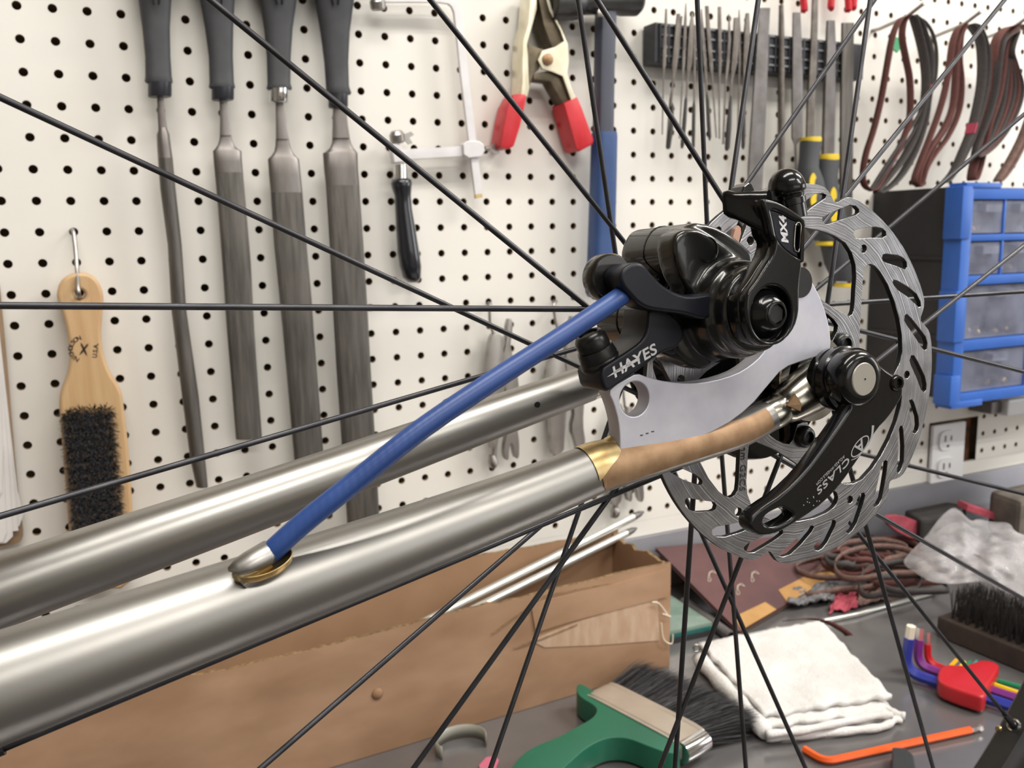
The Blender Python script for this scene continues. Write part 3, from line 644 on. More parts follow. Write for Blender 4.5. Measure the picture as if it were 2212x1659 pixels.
scraper([(772,838,185),(762,845,420),(745,840,800),(732,832,1240),(730,830,1400)], [(1786,344,38),(1786,352,39),(1784,380,37),(1785,410,38),(1792,450,44),(1803,510,50),(1814,570,48),(1822,608,34)],
        [(1799,420,14,34,.012),(1801,466,15,32,.0135)], [(1786,341,37,14),(1823,616,29,9)], 'file with yellow and black handle, the lower of the two such handles', MT['dull'])
# red-handled pliers, only the handle ends reach into the frame
for i, (lab, hs) in enumerate([('pair of red dipped plier handles, left one of the two sets at top', [(1737, 24, 10), (1795, 17, 9)]), ('pair of red dipped plier handles, right one of the two sets at top', [(1833, 23, 10), (1844, 16, 9)])]):
    q = at(hs[0][0], hs[0][1], -.02); t = thing('pliers', lab, 'pliers', (q.x, -.02, q.z), 'red handled pliers at the top')
    top = at((hs[0][0] + hs[1][0]) / 2, -170, -.02)
    for x, y, w in hs:
        p = at(x, y, -.02); bm = bmesh.new(); s_ = 1 if x == hs[0][0] else -1
        mid = at(x - s_ * 3, -60, -.02); tube(bm, catmull([p, at(x, y - 8, -.02), mid, top + X_ * .004 * -s_], 5), [.0028] + [.0042] * 14 + [.004], 12); fin('grip', bm, MT['red'], t, True)
        if i == 0 and x == 1795:
            bm = bmesh.new(); lathe(bm, [(.0018, 0), (.0018, .003)], p - Z_ * .0025, Z_, 10); fin('bare_end', bm, MT['hammer'], t)
    bm = bmesh.new(); loft(bm, [(top - Z_ * .004, X_ * .010, Y_ * .005), (top + Z_ * .012, X_ * .011, Y_ * .005), (top + Z_ * .03, X_ * .008, Y_ * .004), (top + Z_ * .06, X_ * .003, Y_ * .002)], 16, 3); fin('jaws', bm, MT['hammer'], t, 35)

# ------------------------------------------------------------------ locking pliers hanging low on the board
zl = lambda pts: zp(1020, 650, .22298, pts)
LY = -0.016
def locking(lab, hook, arms, screw, knob):
    q = at(*knob[-1][:2], LY); t = thing('locking_pliers', lab, 'pliers', (q.x, LY, q.z), 'locking pliers hung low on the pegboard')
    for k, (nm, pl) in enumerate(arms):
        bm = bmesh.new(); prism(bm, [at(x, y, LY - .005 + .0012 * (k % 3)) for x, y in smooth_poly(pl, 1)], Vector((0, .009 - .0008 * (k % 3), 0))); fin(nm, bm, MT['wire'], t, 30, .0008)
    bm = bmesh.new(); tube(bm, [at(x, y, LY) for x, y in screw], .0032, 12); fin('adjusting_screw', bm, MT['wire'], t, 35)
    bm = bmesh.new(); tube(bm, [at(x, y, LY) for x, y, r in knob], [r for x, y, r in knob], 16); fin('knob', bm, MT['wire'], t, 35)
    hb = bmesh.new(); w0 = at(*hook[0], 0); tube(hb, catmull([Vector((w0.x, .004, w0.z)), Vector((w0.x, -.008, w0.z))] + [at(x, y, LY) for x, y in hook[1:]], 5), .0016, 8)
    o = fin('peg_hook', hb, MT['wire'], None, True); tag(o, 'wire hook carrying the ' + lab.split(',')[0], 'hook')
locking('small locking pliers left of the blue hose, jaws down', zl([(150,20),(170,60),(172,200),(200,300),(215,350)]),
        [('lever', zl([(195,330),(245,310),(330,360),(300,520),(330,760),(300,1000),(275,1250),(240,1440),(185,1440),(175,1240),(150,900),(150,600),(165,450)])),
         ('jaw_arm', zl([(345,180),(395,170),(390,330),(370,420),(400,560),(455,760),(450,1000),(440,1240),(462,1380),(455,1535),(415,1520),(390,1360),(360,1420),(355,1555),(318,1530),(310,1440),(345,1250),(330,900),(290,560),(330,420)])),
         ('toggle_link', zl([(165,540),(290,580),(320,610),(260,615),(165,565)]))],
        zl([(215,1380),(210,1540)]), [(1062,983,.0035), (1064,994,.0052), (1066,1003,.0055), (1066,1010,.003)])
locking('large locking pliers half hidden behind the axle bracket, jaws down', zl([(780,0),(790,40),(800,150),(830,280),(840,330)]),
        [('lever', zl([(800,500),(860,420),(900,600),(930,800),(920,1040),(900,1300),(890,1480),(760,1500),(770,1200),(730,900),(735,640)])),
         ('jaw_arm', zl([(960,150),(1000,150),(990,330),(1040,420),(1050,650),(1090,950),(1075,1200),(1105,1380),(1085,1520),(1030,1480),(1000,1350),(960,1250),(1000,1060),(940,860),(900,560)])),
         ('toggle_link', zl([(840,560),(1000,620),(990,660),(840,600)]))],
        zl([(815,1450),(812,1700)]), [(1201,1030,.004), (1201,1040,.006), (1201,1052,.006), (1201,1058,.003)])
locking('locking pliers hidden under the steel blade, two prongs showing', [(1345,830),(1346,836),(1350,880)],
        [('lever', [(1330,880),(1348,870),(1352,960),(1346,1060),(1340,1092),(1320,1092),(1322,1000)]),
         ('jaw_arm', [(1352,880),(1372,880),(1385,980),(1392,1060),(1391,1083),(1382,1086),(1375,1050),(1366,1058),(1366,1085),(1356,1082),(1352,1040),(1362,980)]),
         ('toggle_link', [(1335,930),(1372,940),(1372,950),(1335,942)])],
        [(1330,1080),(1328,1102)], [(1329,1096,.004), (1329,1104,.006), (1328,1114,.005), (1328,1118,.003)])

# ------------------------------------------------------------------ sanding belts on three rods
def beltloop(path, Y, wid, m, lab, group, splice=None, dens=5):
    pts = [at(x, y, Y) for x, y in path]; pts = catmull(pts + [pts[0]], dens)
    bm = bmesh.new(); n = len(pts) - 1
    a = [bm.verts.new(p) for p in pts[:-1]]; b = [bm.verts.new(p + Vector((0, -wid, 0))) for p in pts[:-1]]
    for i in range(n): bm.faces.new((a[i], a[(i+1) % n], b[(i+1) % n], b[i]))
    low = min(pts, key=lambda p: p.z)
    t = thing('sanding_belt', lab, 'sanding belt', (low.x, Y - wid / 2, low.z), group)
    o = fin('band', bm, m, t, True); thicken(o, .0007)
    if splice:
        (sx0, sy0), (sx1, sy1) = splice; p, q = at(sx0, sy0, Y), at(sx1, sy1, Y); bm = bmesh.new(); d = (q - p).normalized(); n_ = Vector((-d.z, 0, d.x)) * .0009
        box(bm, (p + q) / 2 - Y_ * wid / 2, (q - p) / 2, n_, Y_ * (wid / 2 + .0002)); fin('splice_tape', bm, MT['beltred'], t)
    return t
def rodhook(px, py, tx, ty, lab):
    w = at(px, py, -.052); e = at(tx, ty, -.085); bm = bmesh.new()
    tube(bm, [Vector((w.x, .004, w.z - .006)), Vector((w.x, -.012, w.z - .006)), w, e], .0022, 10); o = fin('peg_rod', bm, MT['wire'], None, True); tag(o, lab, 'hook')
rodhook(1960, 35, 1995, 8, 'metal rod peg holding the leftmost sanding belts')
rodhook(2081, 53, 2118, 26, 'metal rod peg holding the middle sanding belts')
rodhook(2190, 58, 2230, 30, 'metal rod peg holding the rightmost sanding belts')
BG = 'sanding belts hung on pegs'
beltloop([(1956,36),(1937,44),(1921,78),(1909,140),(1896,214),(1880,280),(1864,330),(1857,370),(1858,396),(1870,410),(1884,408),(1902,380),(1935,320),(1955,268),(1959,220),(1957,170),(1949,128),(1941,82),(1945,50)], -.05, .010, MT['belt'],
         'brown sanding belt, leftmost loop on the left peg', BG)
beltloop([(1962,36),(1978,55),(1990,92),(1997,130),(1997,180),(1993,220),(1985,270),(1965,330),(1936,380),(1905,410),(1885,416),(1905,390),(1940,345),(1968,290),(1985,230),(1990,180),(1986,130),(1975,80)], -.052, .013, MT['beltdark'],
         'dark sanding belt with a red splice on the left peg', BG, ((1993,186),(1991,206)))
beltloop([(1967,34),(1992,46),(2010,72),(2019,110),(2018,160),(2010,195),(1990,245),(1960,300),(1920,355),(1885,405),(1878,408),(1915,350),(1955,290),(1985,240),(2004,195),(2012,150),(2008,100),(1990,60)], -.054, .005, MT['beltdark'],
         'narrow dark sanding belt, outermost loop on the left peg', BG)
beltloop([(2076,54),(2061,64),(2050,92),(2043,140),(2035,190),(2020,245),(2000,300),(1980,350),(1968,385),(1972,400),(1983,396),(1990,365),(2008,320),(2036,275),(2052,225),(2058,165),(2060,110),(2066,70)], -.05, .010, MT['belt'],
         'brown sanding belt, left loop on the middle peg', BG)
beltloop([(2079,56),(2069,80),(2066,130),(2070,175),(2068,222),(2058,260),(2038,300),(2012,335),(1994,365),(1984,398),(1976,402),(1980,370),(2000,325),(2030,280),(2050,230),(2056,160),(2060,100)], -.053, .009, MT['belt'],
         'brown sanding belt, bulging loop nested on the middle peg', BG)
beltloop([(2084,55),(2100,62),(2112,88),(2120,125),(2118,180),(2108,230),(2096,270),(2082,310),(2060,355),(2040,385),(2030,395),(2050,370),(2070,325),(2086,285),(2098,240),(2108,185),(2110,130),(2104,85)], -.05, .014, MT['beltdark'],
         'wide dark sanding belt with a red splice on the middle peg', BG, ((2090,268),(2084,290)))
beltloop([(2186,56),(2160,64),(2142,86),(2136,120),(2134,170),(2124,220),(2112,270),(2102,310),(2094,350),(2088,385),(2094,388),(2104,360),(2114,315),(2124,270),(2142,215),(2152,160),(2158,100),(2172,68)], -.048, .014, MT['belt'],
         'wide brown sanding belt, left loop on the right peg', BG)
for k, (dx, lb) in enumerate([(0, 'innermost'), (9, 'second'), (18, 'third'), (27, 'fourth'), (36, 'outermost')]):
    beltloop([(2186 + k, 58 + k * 3),(2170 + dx * .2, 95 + k * 4),(2166 + dx * .5, 140),(2162 + dx, 190),(2154 + dx, 235),(2136 + dx * .8, 285),(2116 + dx * .5, 322),(2100 + dx * .2, 340),(2098, 330),(2114, 290),(2132, 240),(2144, 190),(2150, 140),(2160, 90)], -.050 - k * .002, .010, MT['belt' if k % 2 else 'beltdark'],
             'sanding belt in the fanned bunch on the right peg, ' + lb + ' of five', BG)
beltloop([(2194,56),(2220,60),(2240,90),(2250,140),(2246,190),(2232,230),(2212,275),(2192,325),(2170,365),(2150,390),(2146,388),(2170,350),(2196,300),(2216,245),(2230,190),(2232,130),(2222,80)], -.05, .013, MT['belttan'],
         'tan sanding belt cut by the right frame edge', BG)

for lab, pts in (('small green card tab on the board behind the left belts', [(1922,92),(1934,80),(1946,84),(1949,100),(1938,113),(1926,104)]), ('small green card tab on the board behind the right belts', [(2166,112),(2176,100),(2186,122),(2180,134),(2170,130)])):
    bm = bmesh.new(); prism(bm, [at(x, y, -.0004) for x, y in pts], Vector((0, -.0006, 0))); o = fin('card_tab', bm, mat('green_tab', (74, 160, 112), .6, rgb2=(62, 146, 100), scale=40), None); tag(o, lab, 'tab', 'green card tabs on the board')  # green tabs of the pale cards; the cards themselves are not built
a_, b_ = at(2176, 900, -.045), at(2200, 862, -.045)
pw = thing('power_strip', 'white box-shaped strip mounted on the board below the parts cabinet', 'power strip', (a_.x + .1, -.0225, a_.z))
bm = bmesh.new(); abox(bm, a_.x, a_.x + .26, -.045, -.0006, a_.z, min(b_.z, ZB - .2225)); fin('body', bm, MT['outlet'], pw, bevel=.003)
bm = bmesh.new(); abox(bm, a_.x - .022, a_.x - .001, -.036, -.0006, a_.z + .004, min(b_.z, ZB - .2225) - .003); fin('end_bracket', bm, MT['dull'], pw, bevel=.001)
# ------------------------------------------------------------------ blue parts cabinet
X0c, X1c, Yc, Zt, Zb2 = 0.996, 1.335, -0.135, ZB + 0.0425, ZB - 0.2175
cb = thing('parts_cabinet', 'blue and black small-parts drawer cabinet mounted against the pegboard', 'cabinet', ((X0c + X1c) / 2, Yc / 2, Zb2))
bm = bmesh.new(); abox(bm, X0c + .004, X1c - .004, Yc + .058, -.001, Zb2 + .006, Zt - .004); [abox(bm, *q, Yc + .0245, Yc + .058, *z) for q, z in (((X0c + .004, X0c + .007), (Zb2 + .006, Zt - .004)), ((X1c - .007, X1c - .004), (Zb2 + .006, Zt - .004)), ((X0c + .0071, X1c - .0071), (Zb2 + .006, Zb2 + .009)), ((X0c + .0071, X1c - .0071), (Zt - .007, Zt - .004)))]; fin('housing', bm, MT['cabblack'], cb)
for fz in (.30, .66):
    bm = bmesh.new(); abox(bm, X0c + .002, X0c + .0042, Yc + .024, -.006, Zb2 + (Zt - Zb2) * fz, Zb2 + (Zt - Zb2) * fz + .004); fin('side_rib', bm, MT['cabblack'], cb)
cxs = [X0c + .0165 + k * .0605 for k in range(6)]; rows = [(Zt - .059, Zt - .019, 1), (Zt - .107, Zt - .067, 1), (Zt - .183, Zt - .118, 2), (Zt - .247, Zt - .196, 2)]
cells = []
for z0_, z1_, span in rows:
    k = 0
    while k < 5: 
        e = min(k + span, 5); cells.append((cxs[k], cxs[e] - .004, z0_, z1_)); k = e
fb = bmesh.new()
def fbox(x0_, x1_, z0_, z1_, y0_=Yc, y1_=Yc + .024): abox(fb, x0_, x1_, y0_, y1_, z0_, z1_)
zs = [Zb2] + [v for r_ in rows[::-1] for v in (r_[0], r_[1])] + [Zt - .006]
fbox(X0c, cxs[0], Zb2, Zt - .006); fbox(cxs[5] - .004, X1c, Zb2, Zt - .006)
for k in range(0, len(zs), 2): fbox(cxs[0] - .0005, cxs[5] - .0035, zs[k], zs[k + 1], Yc + .0004 * (k % 4), Yc + .0236)
for z0_, z1_, span in rows:
    for k in range(span, 5, span): fbox(cxs[k] - .004, cxs[k], z0_ - .0004, z1_ + .0004, Yc + .0016, Yc + .022)
for za, zb3 in ((Zb2, Zb2 + .040), (Zb2 + .076, Zb2 + .140), (Zb2 + .196, Zt)): fbox(X0c - .004, X0c + .012, za, zb3 - .004, Yc - .0015, Yc + .0225)
fbox(X0c + .002, X0c + .062, Zt - .0062, Zt, Yc - .001, Yc + .0225); fbox(X1c - .062, X1c - .002, Zt - .0062, Zt, Yc - .001, Yc + .0225); fbox(X0c, X0c + .055, Zb2 - .004, Zb2 + .004, Yc - .001, Yc + .0225)
fin('front_frame', fb, MT['cabblue'], cb, 40, .0012)
for a_, b_, z0_, z1_ in cells:
    g = .0014; bm = bmesh.new()
    abox(bm, a_ + g, b_ - g, Yc + .003, Yc + .0045, z0_ + g, z1_ - g)                    # front
    abox(bm, a_ + g, b_ - g, Yc + .0046, Yc + .056, z0_ + g, z0_ + g + .0015)            # floor
    abox(bm, a_ + g, a_ + g + .0015, Yc + .0046, Yc + .056, z0_ + g + .0016, z1_ - .006); abox(bm, b_ - g - .0015, b_ - g, Yc + .0046, Yc + .056, z0_ + g + .0016, z1_ - .006)
    d = fin('drawer', bm, MT['drawer'], cb)
    bm = bmesh.new(); zz = z1_ - g - .003; hx = min(.017, (b_ - a_) * .36); mx_ = (a_ + b_) / 2
    prism(bm, [Vector((mx_ - hx, Yc + .003, zz)), Vector((mx_ - hx + .003, Yc - .006, zz - .001)), Vector((mx_ + hx - .003, Yc - .006, zz - .001)), Vector((mx_ + hx, Yc + .003, zz))] , Vector((0, 0, -.009)))
    fin('pull', bm, MT['drawer'], d)
    bm = bmesh.new()
    for q in range(6):
        c = Vector((random.uniform(a_ + .008, b_ - .008), Yc + random.uniform(.012, .05), z0_ + g + .0045)); lathe(bm, [(.0035, 0), (.0042, .003), (.002, .005)], c, Vector((random.uniform(-1, 1), random.uniform(-1, 1), .4)), 8)
    pt = fin('loose_parts', bm, MT[random.choice(['wire', 'brass', 'copper', 'bolt'])], d); pt['kind'] = 'stuff'
# ------------------------------------------------------------------ things on the bench
def clampy(p): return Vector((p.x, min(p.y, -.007), p.z))
# long cardboard box with rods
zb8 = lambda pts: zp(400, 1000, 1100 / 2212, pts)
bx = thing('cardboard_box', 'long open cardboard box with torn worn edges standing along the bench back', 'box', (0.25, -0.13, BZ))
fr0, fr1 = Vector((-0.25, -0.2045, BZ + .0005)), Vector((0.5665, -0.1715, BZ + .0005)); along = (fr1 - fr0).normalized(); back = Vector((-along.y, along.x, 0))
HB = 0.107; DB = 0.088; TH = 0.0035
def wallpanel(name, a, b, heights, m, thick=TH, inn=None):
    """panel from a to b (bottom line) with a worn top edge"""
    n = len(heights); d = (b - a) / (n - 1); nn = Vector((-(b - a).y, (b - a).x, 0)).normalized() * thick
    bm = bmesh.new(); f = [[bm.verts.new(a + d * i + o_ + Z_ * z) for i in range(n) for z in (0, heights[i])] for o_ in (Vector((0, 0, 0)), nn)]
    for i in range(n - 1):
        for s in (0, 1):
            q = [f[s][2*i], f[s][2*i+2], f[s][2*i+3], f[s][2*i+1]]; bm.faces.new(q if s == 0 else q[::-1])
        fc = bm.faces.new((f[0][2*i+1], f[0][2*i+3], f[1][2*i+3], f[1][2*i+1])); fc.material_index = 1
        bm.faces.new((f[0][2*i], f[1][2*i], f[1][2*i+2], f[0][2*i+2]))
    bm.faces.new((f[0][0], f[0][1], f[1][1], f[1][0])); bm.faces.new((f[0][-2], f[1][-2], f[1][-1], f[0][-1]))
    o = fin(name, bm, m, bx); o.data.materials.append(MT['cardedge']); return o
random.seed(11)
hs = [HB + random.gauss(0, .0006) + (-.003 if i > 60 else 0) + .0035 * sin(i * .11) for i in range(80)]
wallpanel('front_panel', fr0, fr1, hs, MT['card'])
bk0, bk1 = fr0 + back * DB, fr1 + back * DB
wallpanel('back_panel', bk0, bk1, [HB + .010 + random.gauss(0, .0008) + .003 * sin(i * .17) for i in range(70)], MT['cardin'])
wallpanel('end_panel', fr1 + back * (TH + .0004) - along * TH, bk1 - along * TH - back * .0004, [HB + .001 + random.gauss(0, .0012) for i in range(14)], MT['cardin'])
wallpanel('end_panel', fr0 + back * (TH + .0004) + along * TH, bk0 + along * TH - back * .0004, [HB for i in range(6)], MT['cardin'])
bm = bmesh.new(); c = (fr0 + fr1 + bk0 + bk1) / 4; box(bm, c + Z_ * .002 , (fr1 - fr0) / 2 - along * TH * 1.6, back * (DB / 2 - TH * 1.2), Z_ * .0015); fin('bottom_panel', bm, MT['cardin'], bx)
# overlapping front flap strip, torn label and creases
def onfront(px, py, off=.0009):
    d = ray(px, py); nrm = back; t = (fr0 - O).dot(nrm) / d.dot(nrm); return O + d * t - back * off
flap = zb8([(1500,612),(1640,575),(1845,522),(1850,530),(2085,460),(2088,580),(1900,628),(1660,690),(1520,735)])
bm = bmesh.new(); prism(bm, [onfront(x, y, .0014) for x, y in flap], back * .0011); fin('front_flap', bm, MT['card'], bx)
bm = bmesh.new(); prism(bm, [onfront(x, y, .0006) for x, y in zb8([(1500,770),(1700,690),(1900,625),(2050,590),(2060,770),(1800,790),(1560,800)])], back * .0004); fin('torn_face_paper', bm, mat('torn_paper', (194, 166, 142), .85, rgb2=(180, 148, 122), scale=60, stretch=(2, 2, .6)), bx)
for path in ([(1428,800),(1540,765),(1700,700)], [(1330,740),(1560,575),(1700,548),(1850,522)]):
    bm = bmesh.new(); tube(bm, [onfront(x, y, .0012) for x, y in zb8(path)], .0004, 6); fin('tear_line', bm, MT['cardedge'], bx)
bm = bmesh.new(); lathe(bm, [(.0052, 0), (.004, .0012), (.0015, .002)], onfront(*zb8([(835, 1003)])[0], 0), -back, 12); fin('dent', bm, MT['cardin'], bx, True)
for pts in ([(2020,600),(2050,606),(2090,660)], [(2065,650),(2100,662)], [(2060,690),(2070,760),(2105,780),(2110,740)]):
    bm = bmesh.new(); tube(bm, catmull([onfront(x, y, .003) for x, y in zb8(pts)], 4), [.0006] * (4 * (len(pts) - 1) + 1), 6); fin('loose_strand', bm, MT['cream'], bx)
for lab, lo_, hi_, yl, yh, r in [('upper pale alloy rod leaning out of the cardboard box', (1085,668), (1992,212), -.118, -.075, .0042), ('lower pale alloy rod leaning out of the cardboard box', (1190,668), (1962,283), -.128, -.082, .0040)]:
    a, b = at(*zb8([lo_])[0], yl), at(*zb8([hi_])[0], yh); d = (b - a).normalized(); L = (b - a).length
    q = a - d * .055
    t = thing('alloy_rod', lab, 'rod', tuple(q), 'alloy rods in the cardboard box'); bm = bmesh.new(); tube(bm, [q, b - d * .016], r, 16); fin('shaft', bm, MT['rod'], t, 40)
    bm = bmesh.new(); tube(bm, [b - d * .0162, b - d * .006, b], [r, r * .75, r * .2], 16); fin('pointed_tip', bm, MT['dull'], t, 40)

# dust brush
zd = lambda pts: zp(850, 1350, 750 / 2212, pts)
gb = thing('dust_brush', 'green-handled dust brush with long soft black bristles lying on the bench', 'brush', tuple(on(1380, 1560, BZ)))
ZF = BZ + .024
A, B, A2, B2 = on(*zd([(1200, 423)])[0], ZF), on(*zd([(1810, 748)])[0], ZF), on(*zd([(1388, 345)])[0], ZF), on(*zd([(1992, 668)])[0], ZF)
ax_ = (B - A).normalized(); dep = ((A2 - A) + (B2 - B)) / 2; dep = dep - ax_ * dep.dot(ax_); wdt = dep.length; dn = dep.normalized()
Lf = (B - A).length; mid = (A + B + A2 + B2) / 4
TF = .019
bm = bmesh.new(); secs = []
for f, g in [(0, 1), (.06, 1), (.10, .9), (.14, 1), (.82, 1), (.86, .9), (.92, 1.0), (1, 1)]:
    secs.append((mid - dn * wdt / 2 + dn * wdt * f - Z_ * TF / 2, ax_ * Lf / 2 * (1.0 if g == 1 else .988), Z_ * TF / 2 * g))
loft(bm, secs, 40, 7); fin('ferrule', bm, MT['beige'], gb, 30)
bm = bmesh.new()
for f in (.1, .45, .8):
    pass
for sgn in (1,):
    c = mid + ax_ * (Lf / 2 - .0005) - Z_ * TF / 2; tube(bm, [c + ax_ * .0006 - dn * wdt * .42, c + ax_ * .0012, c + ax_ * .0006 + dn * wdt * .42], [TF * .46, TF * .47, TF * .46], 20); 
fin('ferrule_end', bm, MT['chrome'], gb, 40)
# bristles: fine hairs fanning out of the ferrule
bm = bmesh.new(); random.seed(5)
for q in range(9000):
    s = random.uniform(-.5, .5); tz = random.uniform(-.5, .5)
    b0 = mid + ax_ * s * Lf * .97 + dn * (wdt * .48) + Z_ * (tz * TF * .8 - TF / 2)
    ln = .070 + random.gauss(0, .003) - .01 * abs(s); d = (dn + ax_ * (s * .42 + random.gauss(0, .05)) + Z_ * (tz * .22 - .12 + random.gauss(0, .04))).normalized()
    b1 = b0 + d * ln * .6; b2 = b0 + d * ln + Z_ * -.004
    b1.z = max(b1.z, BZ + .0008); b2.z = max(b2.z, BZ + .0008)
    w = (ax_ * random.uniform(-1, 1) + Z_ * random.uniform(-1, 1)).normalized() * .00022
    v = [bm.verts.new(b0 - w), bm.verts.new(b0 + w), bm.verts.new(b1 + w), bm.verts.new(b1 - w), bm.verts.new(b2)]
    bm.faces.new((v[0], v[1], v[2], v[3])); bm.faces.new((v[3], v[2], v[4]))
bmesh.ops.recalc_face_normals(bm, faces=bm.faces)
o = fin('bristles', bm, mat('soft_black_hair', (34, 33, 35), .6, rgb2=(44, 43, 46), scale=200), gb, False); o['kind'] = 'stuff'
core = bmesh.new(); secs = []
for f in (0, .3, .62, .8):
    c = mid + dn * (wdt * .46 + .066 * f) - Z_ * (TF / 2 + .004 * f); secs.append((c, ax_ * Lf * (.485 + .1 * f), Z_ * TF * (.40 + .10 * f - .25 * f * f)))
for k, (c, a_, b_) in enumerate(secs):
    if c.z - b_.length < BZ + .001: secs[k] = (c + Z_ * (BZ + .001 - c.z + b_.length), a_, b_)
loft(core, secs, 24, 4); cobj = fin('bristle_core', core, mat('hair_core', (28, 27, 29), .9, rgb2=(36, 35, 37), scale=200), gb, True); cobj['kind'] = 'stuff'
# handle: cross head in the ferrule, neck and grip
zg = BZ + .0135
hp = [(1192,430),(1300,500),(1450,585),(1600,660),(1745,742),(1830,800),(1822,880),(1760,890),(1640,850),(1500,790),(1400,782),(1320,800),(1230,850),(1160,911),(1080,985),(980,1100),(880,1230),(800,1300),(640,1250),(700,1080),(790,920),(900,840),(1040,790),(1180,710),(1270,660),(1300,610),(1280,575),(1200,530),(1165,490),(1166,450)]
hpts = [on(x, y, zg) for x, y in smooth_poly(zd(hp), 2)]
bm = bmesh.new(); prism(bm, [p + Z_ * .0095 for p in hpts], Z_ * -.0205); fin('handle', bm, MT['green'], gb, 50, .006, 4) if True else None

# curled strip, pink scrap, black clip
cs = [on(x, y, BZ + .001) for x, y in zd([(300,800),(285,760),(310,730),(380,712),(470,722),(540,760),(568,820),(550,850)])]
cs = [(zd([(300,800)])[0])]
c0 = on(*zd([(430, 800)])[0], BZ)
bm = bmesh.new(); arc = [c0 + Vector((.0215 * cos(a), .0175 * sin(a), .0008)) for a in [RAD(205 - k * 9) for k in range(26)]]
ribbon(bm, arc, Z_ * .012); o = fin('curled_strip', bm, MT['stripgrey'], None, True); thicken(o, .0009); tag(o, 'curled grey plastic strip standing on the bench below the box', 'strip')
bm = bmesh.new(); prism(bm, [on(x, y, BZ + .0006) for x, y in zd([(545,900),(590,850),(650,840),(672,870),(655,915),(700,960),(560,980)])], Z_ * .0012); o = fin('pink_scrap', bm, MT['pink'], None, bevel=.0003); tag(o, 'small pink paper scrap on the bench near the curled strip', 'scrap')
bm = bmesh.new(); prism(bm, [on(x, y, BZ + .0006) for x, y in [(1926,1638),(1955,1640),(1972,1656),(1978,1690),(1926,1690)]], Z_ * .010); o = fin('black_cap', bm, MT['dark'], None, bevel=.0015); tag(o, 'small black plastic cap on the bench cut by the bottom edge', 'cap')

# folded white rag
rg = thing('folded_rag', 'folded white terry rag lying on the steel bench', 'rag', tuple(on(1720, 1480, BZ)))
def ragsheet(corners, z, amp, seed, nm, th=.0035, puff=.0):
    random.seed(seed); P = [on(x, y, BZ) for x, y in corners]; n = 44; ph = [random.uniform(0, 6) for _ in range(8)]
    bm = bmesh.new(); g = []
    for i in range(n + 1):
        row = []
        for j in range(n + 1):
            u, v = i / n, j / n
            p = (P[0] * (1 - u) + P[1] * u) * (1 - v) + (P[3] * (1 - u) + P[2] * u) * v
            e = min(u, 1 - u, v, 1 - v); ed = max(0, 1 - e / .06)
            wob = .0011 * (sin(u * 23 + ph[0]) + sin(v * 27 + ph[1]) + sin((u + v) * 41 + ph[4])) * ed
            h_ = z + amp * (sin(u * 7 + ph[2]) * sin(v * 6 + ph[3]) * .5 + .35 * sin(u * 15 + v * 9 + ph[5])) + random.gauss(0, .0003) - ed * puff
            row.append(bm.verts.new(Vector((p.x + wob, p.y + wob * .8, BZ + max(.0006, h_)))))
        g.append(row)
    for i in range(n):
        for j in range(n): bm.faces.new((g[i][j], g[i+1][j], g[i+1][j+1], g[i][j+1]))
    o = fin(nm, bm, MT['rag'], rg, True); thicken(o, th, 0); return o
ragsheet([(1522,1428),(1765,1382),(1950,1562),(1650,1596)], .0035, .0008, 3, 'fold_layer')
ragsheet([(1514,1426),(1768,1378),(1922,1562),(1652,1592)], .0085, .0010, 8, 'fold_layer')
ragsheet([(1508,1420),(1770,1370),(1925,1536),(1648,1578)], .0140, .0014, 21, 'fold_layer', .0045)
def rolled(path, r, nm):
    bm = bmesh.new(); P = catmull([on(x, y, BZ + z) for x, y, z in path], 6); tube(bm, P, [r * (1 + .12 * sin(i * 1.3)) for i in range(len(P))], 12); return fin(nm, bm, MT['rag'], rg, True)
rolled([(1512,1425,.0085),(1560,1478,.0085),(1606,1528,.0085),(1655,1583,.0085)], .0072, 'fold_edge')
rolled([(1655,1586,.012),(1730,1578,.012),(1810,1562,.0115),(1890,1546,.011),(1926,1545,.010)], .0032, 'fold_edge')
rolled([(1655,1594,.0045),(1740,1588,.0045),(1840,1578,.0045),(1905,1570,.0042),(1930,1555,.0042)], .0034, 'fold_edge')
rolled([(1900,1524,.006),(1930,1540,.005),(1955,1548,.004)], .0035, 'frayed_corner')

# ring-ended key by the rag
kr = thing('ring_key', 'small steel ring-ended pin lying behind the white rag corner', 'key', tuple(on(1506, 1405, BZ)))
c = on(1505, 1400, BZ + .0052); bm = bmesh.new(); q = [c + (R0 * cos(2*pi*k/20) - R1 * sin(2*pi*k/20)) * .0034 for k in range(20)]
rs = []
for k in range(20):
    d = (q[(k+1) % 20] - q[k-1]).normalized(); u = (q[k] - c).normalized(); rs.append(ring(bm, q[k], u * .0011, d.cross(u) * .0011, 8))
for k in range(20): bridge(bm, rs[k], rs[(k+1) % 20])
fin('ring', bm, MT['chrome'], kr, True)
bm = bmesh.new(); tube(bm, [c + X_ * .0036, on(1530, 1396, BZ + .0035)], .0014, 10); fin('shank', bm, MT['chrome'], kr, True)

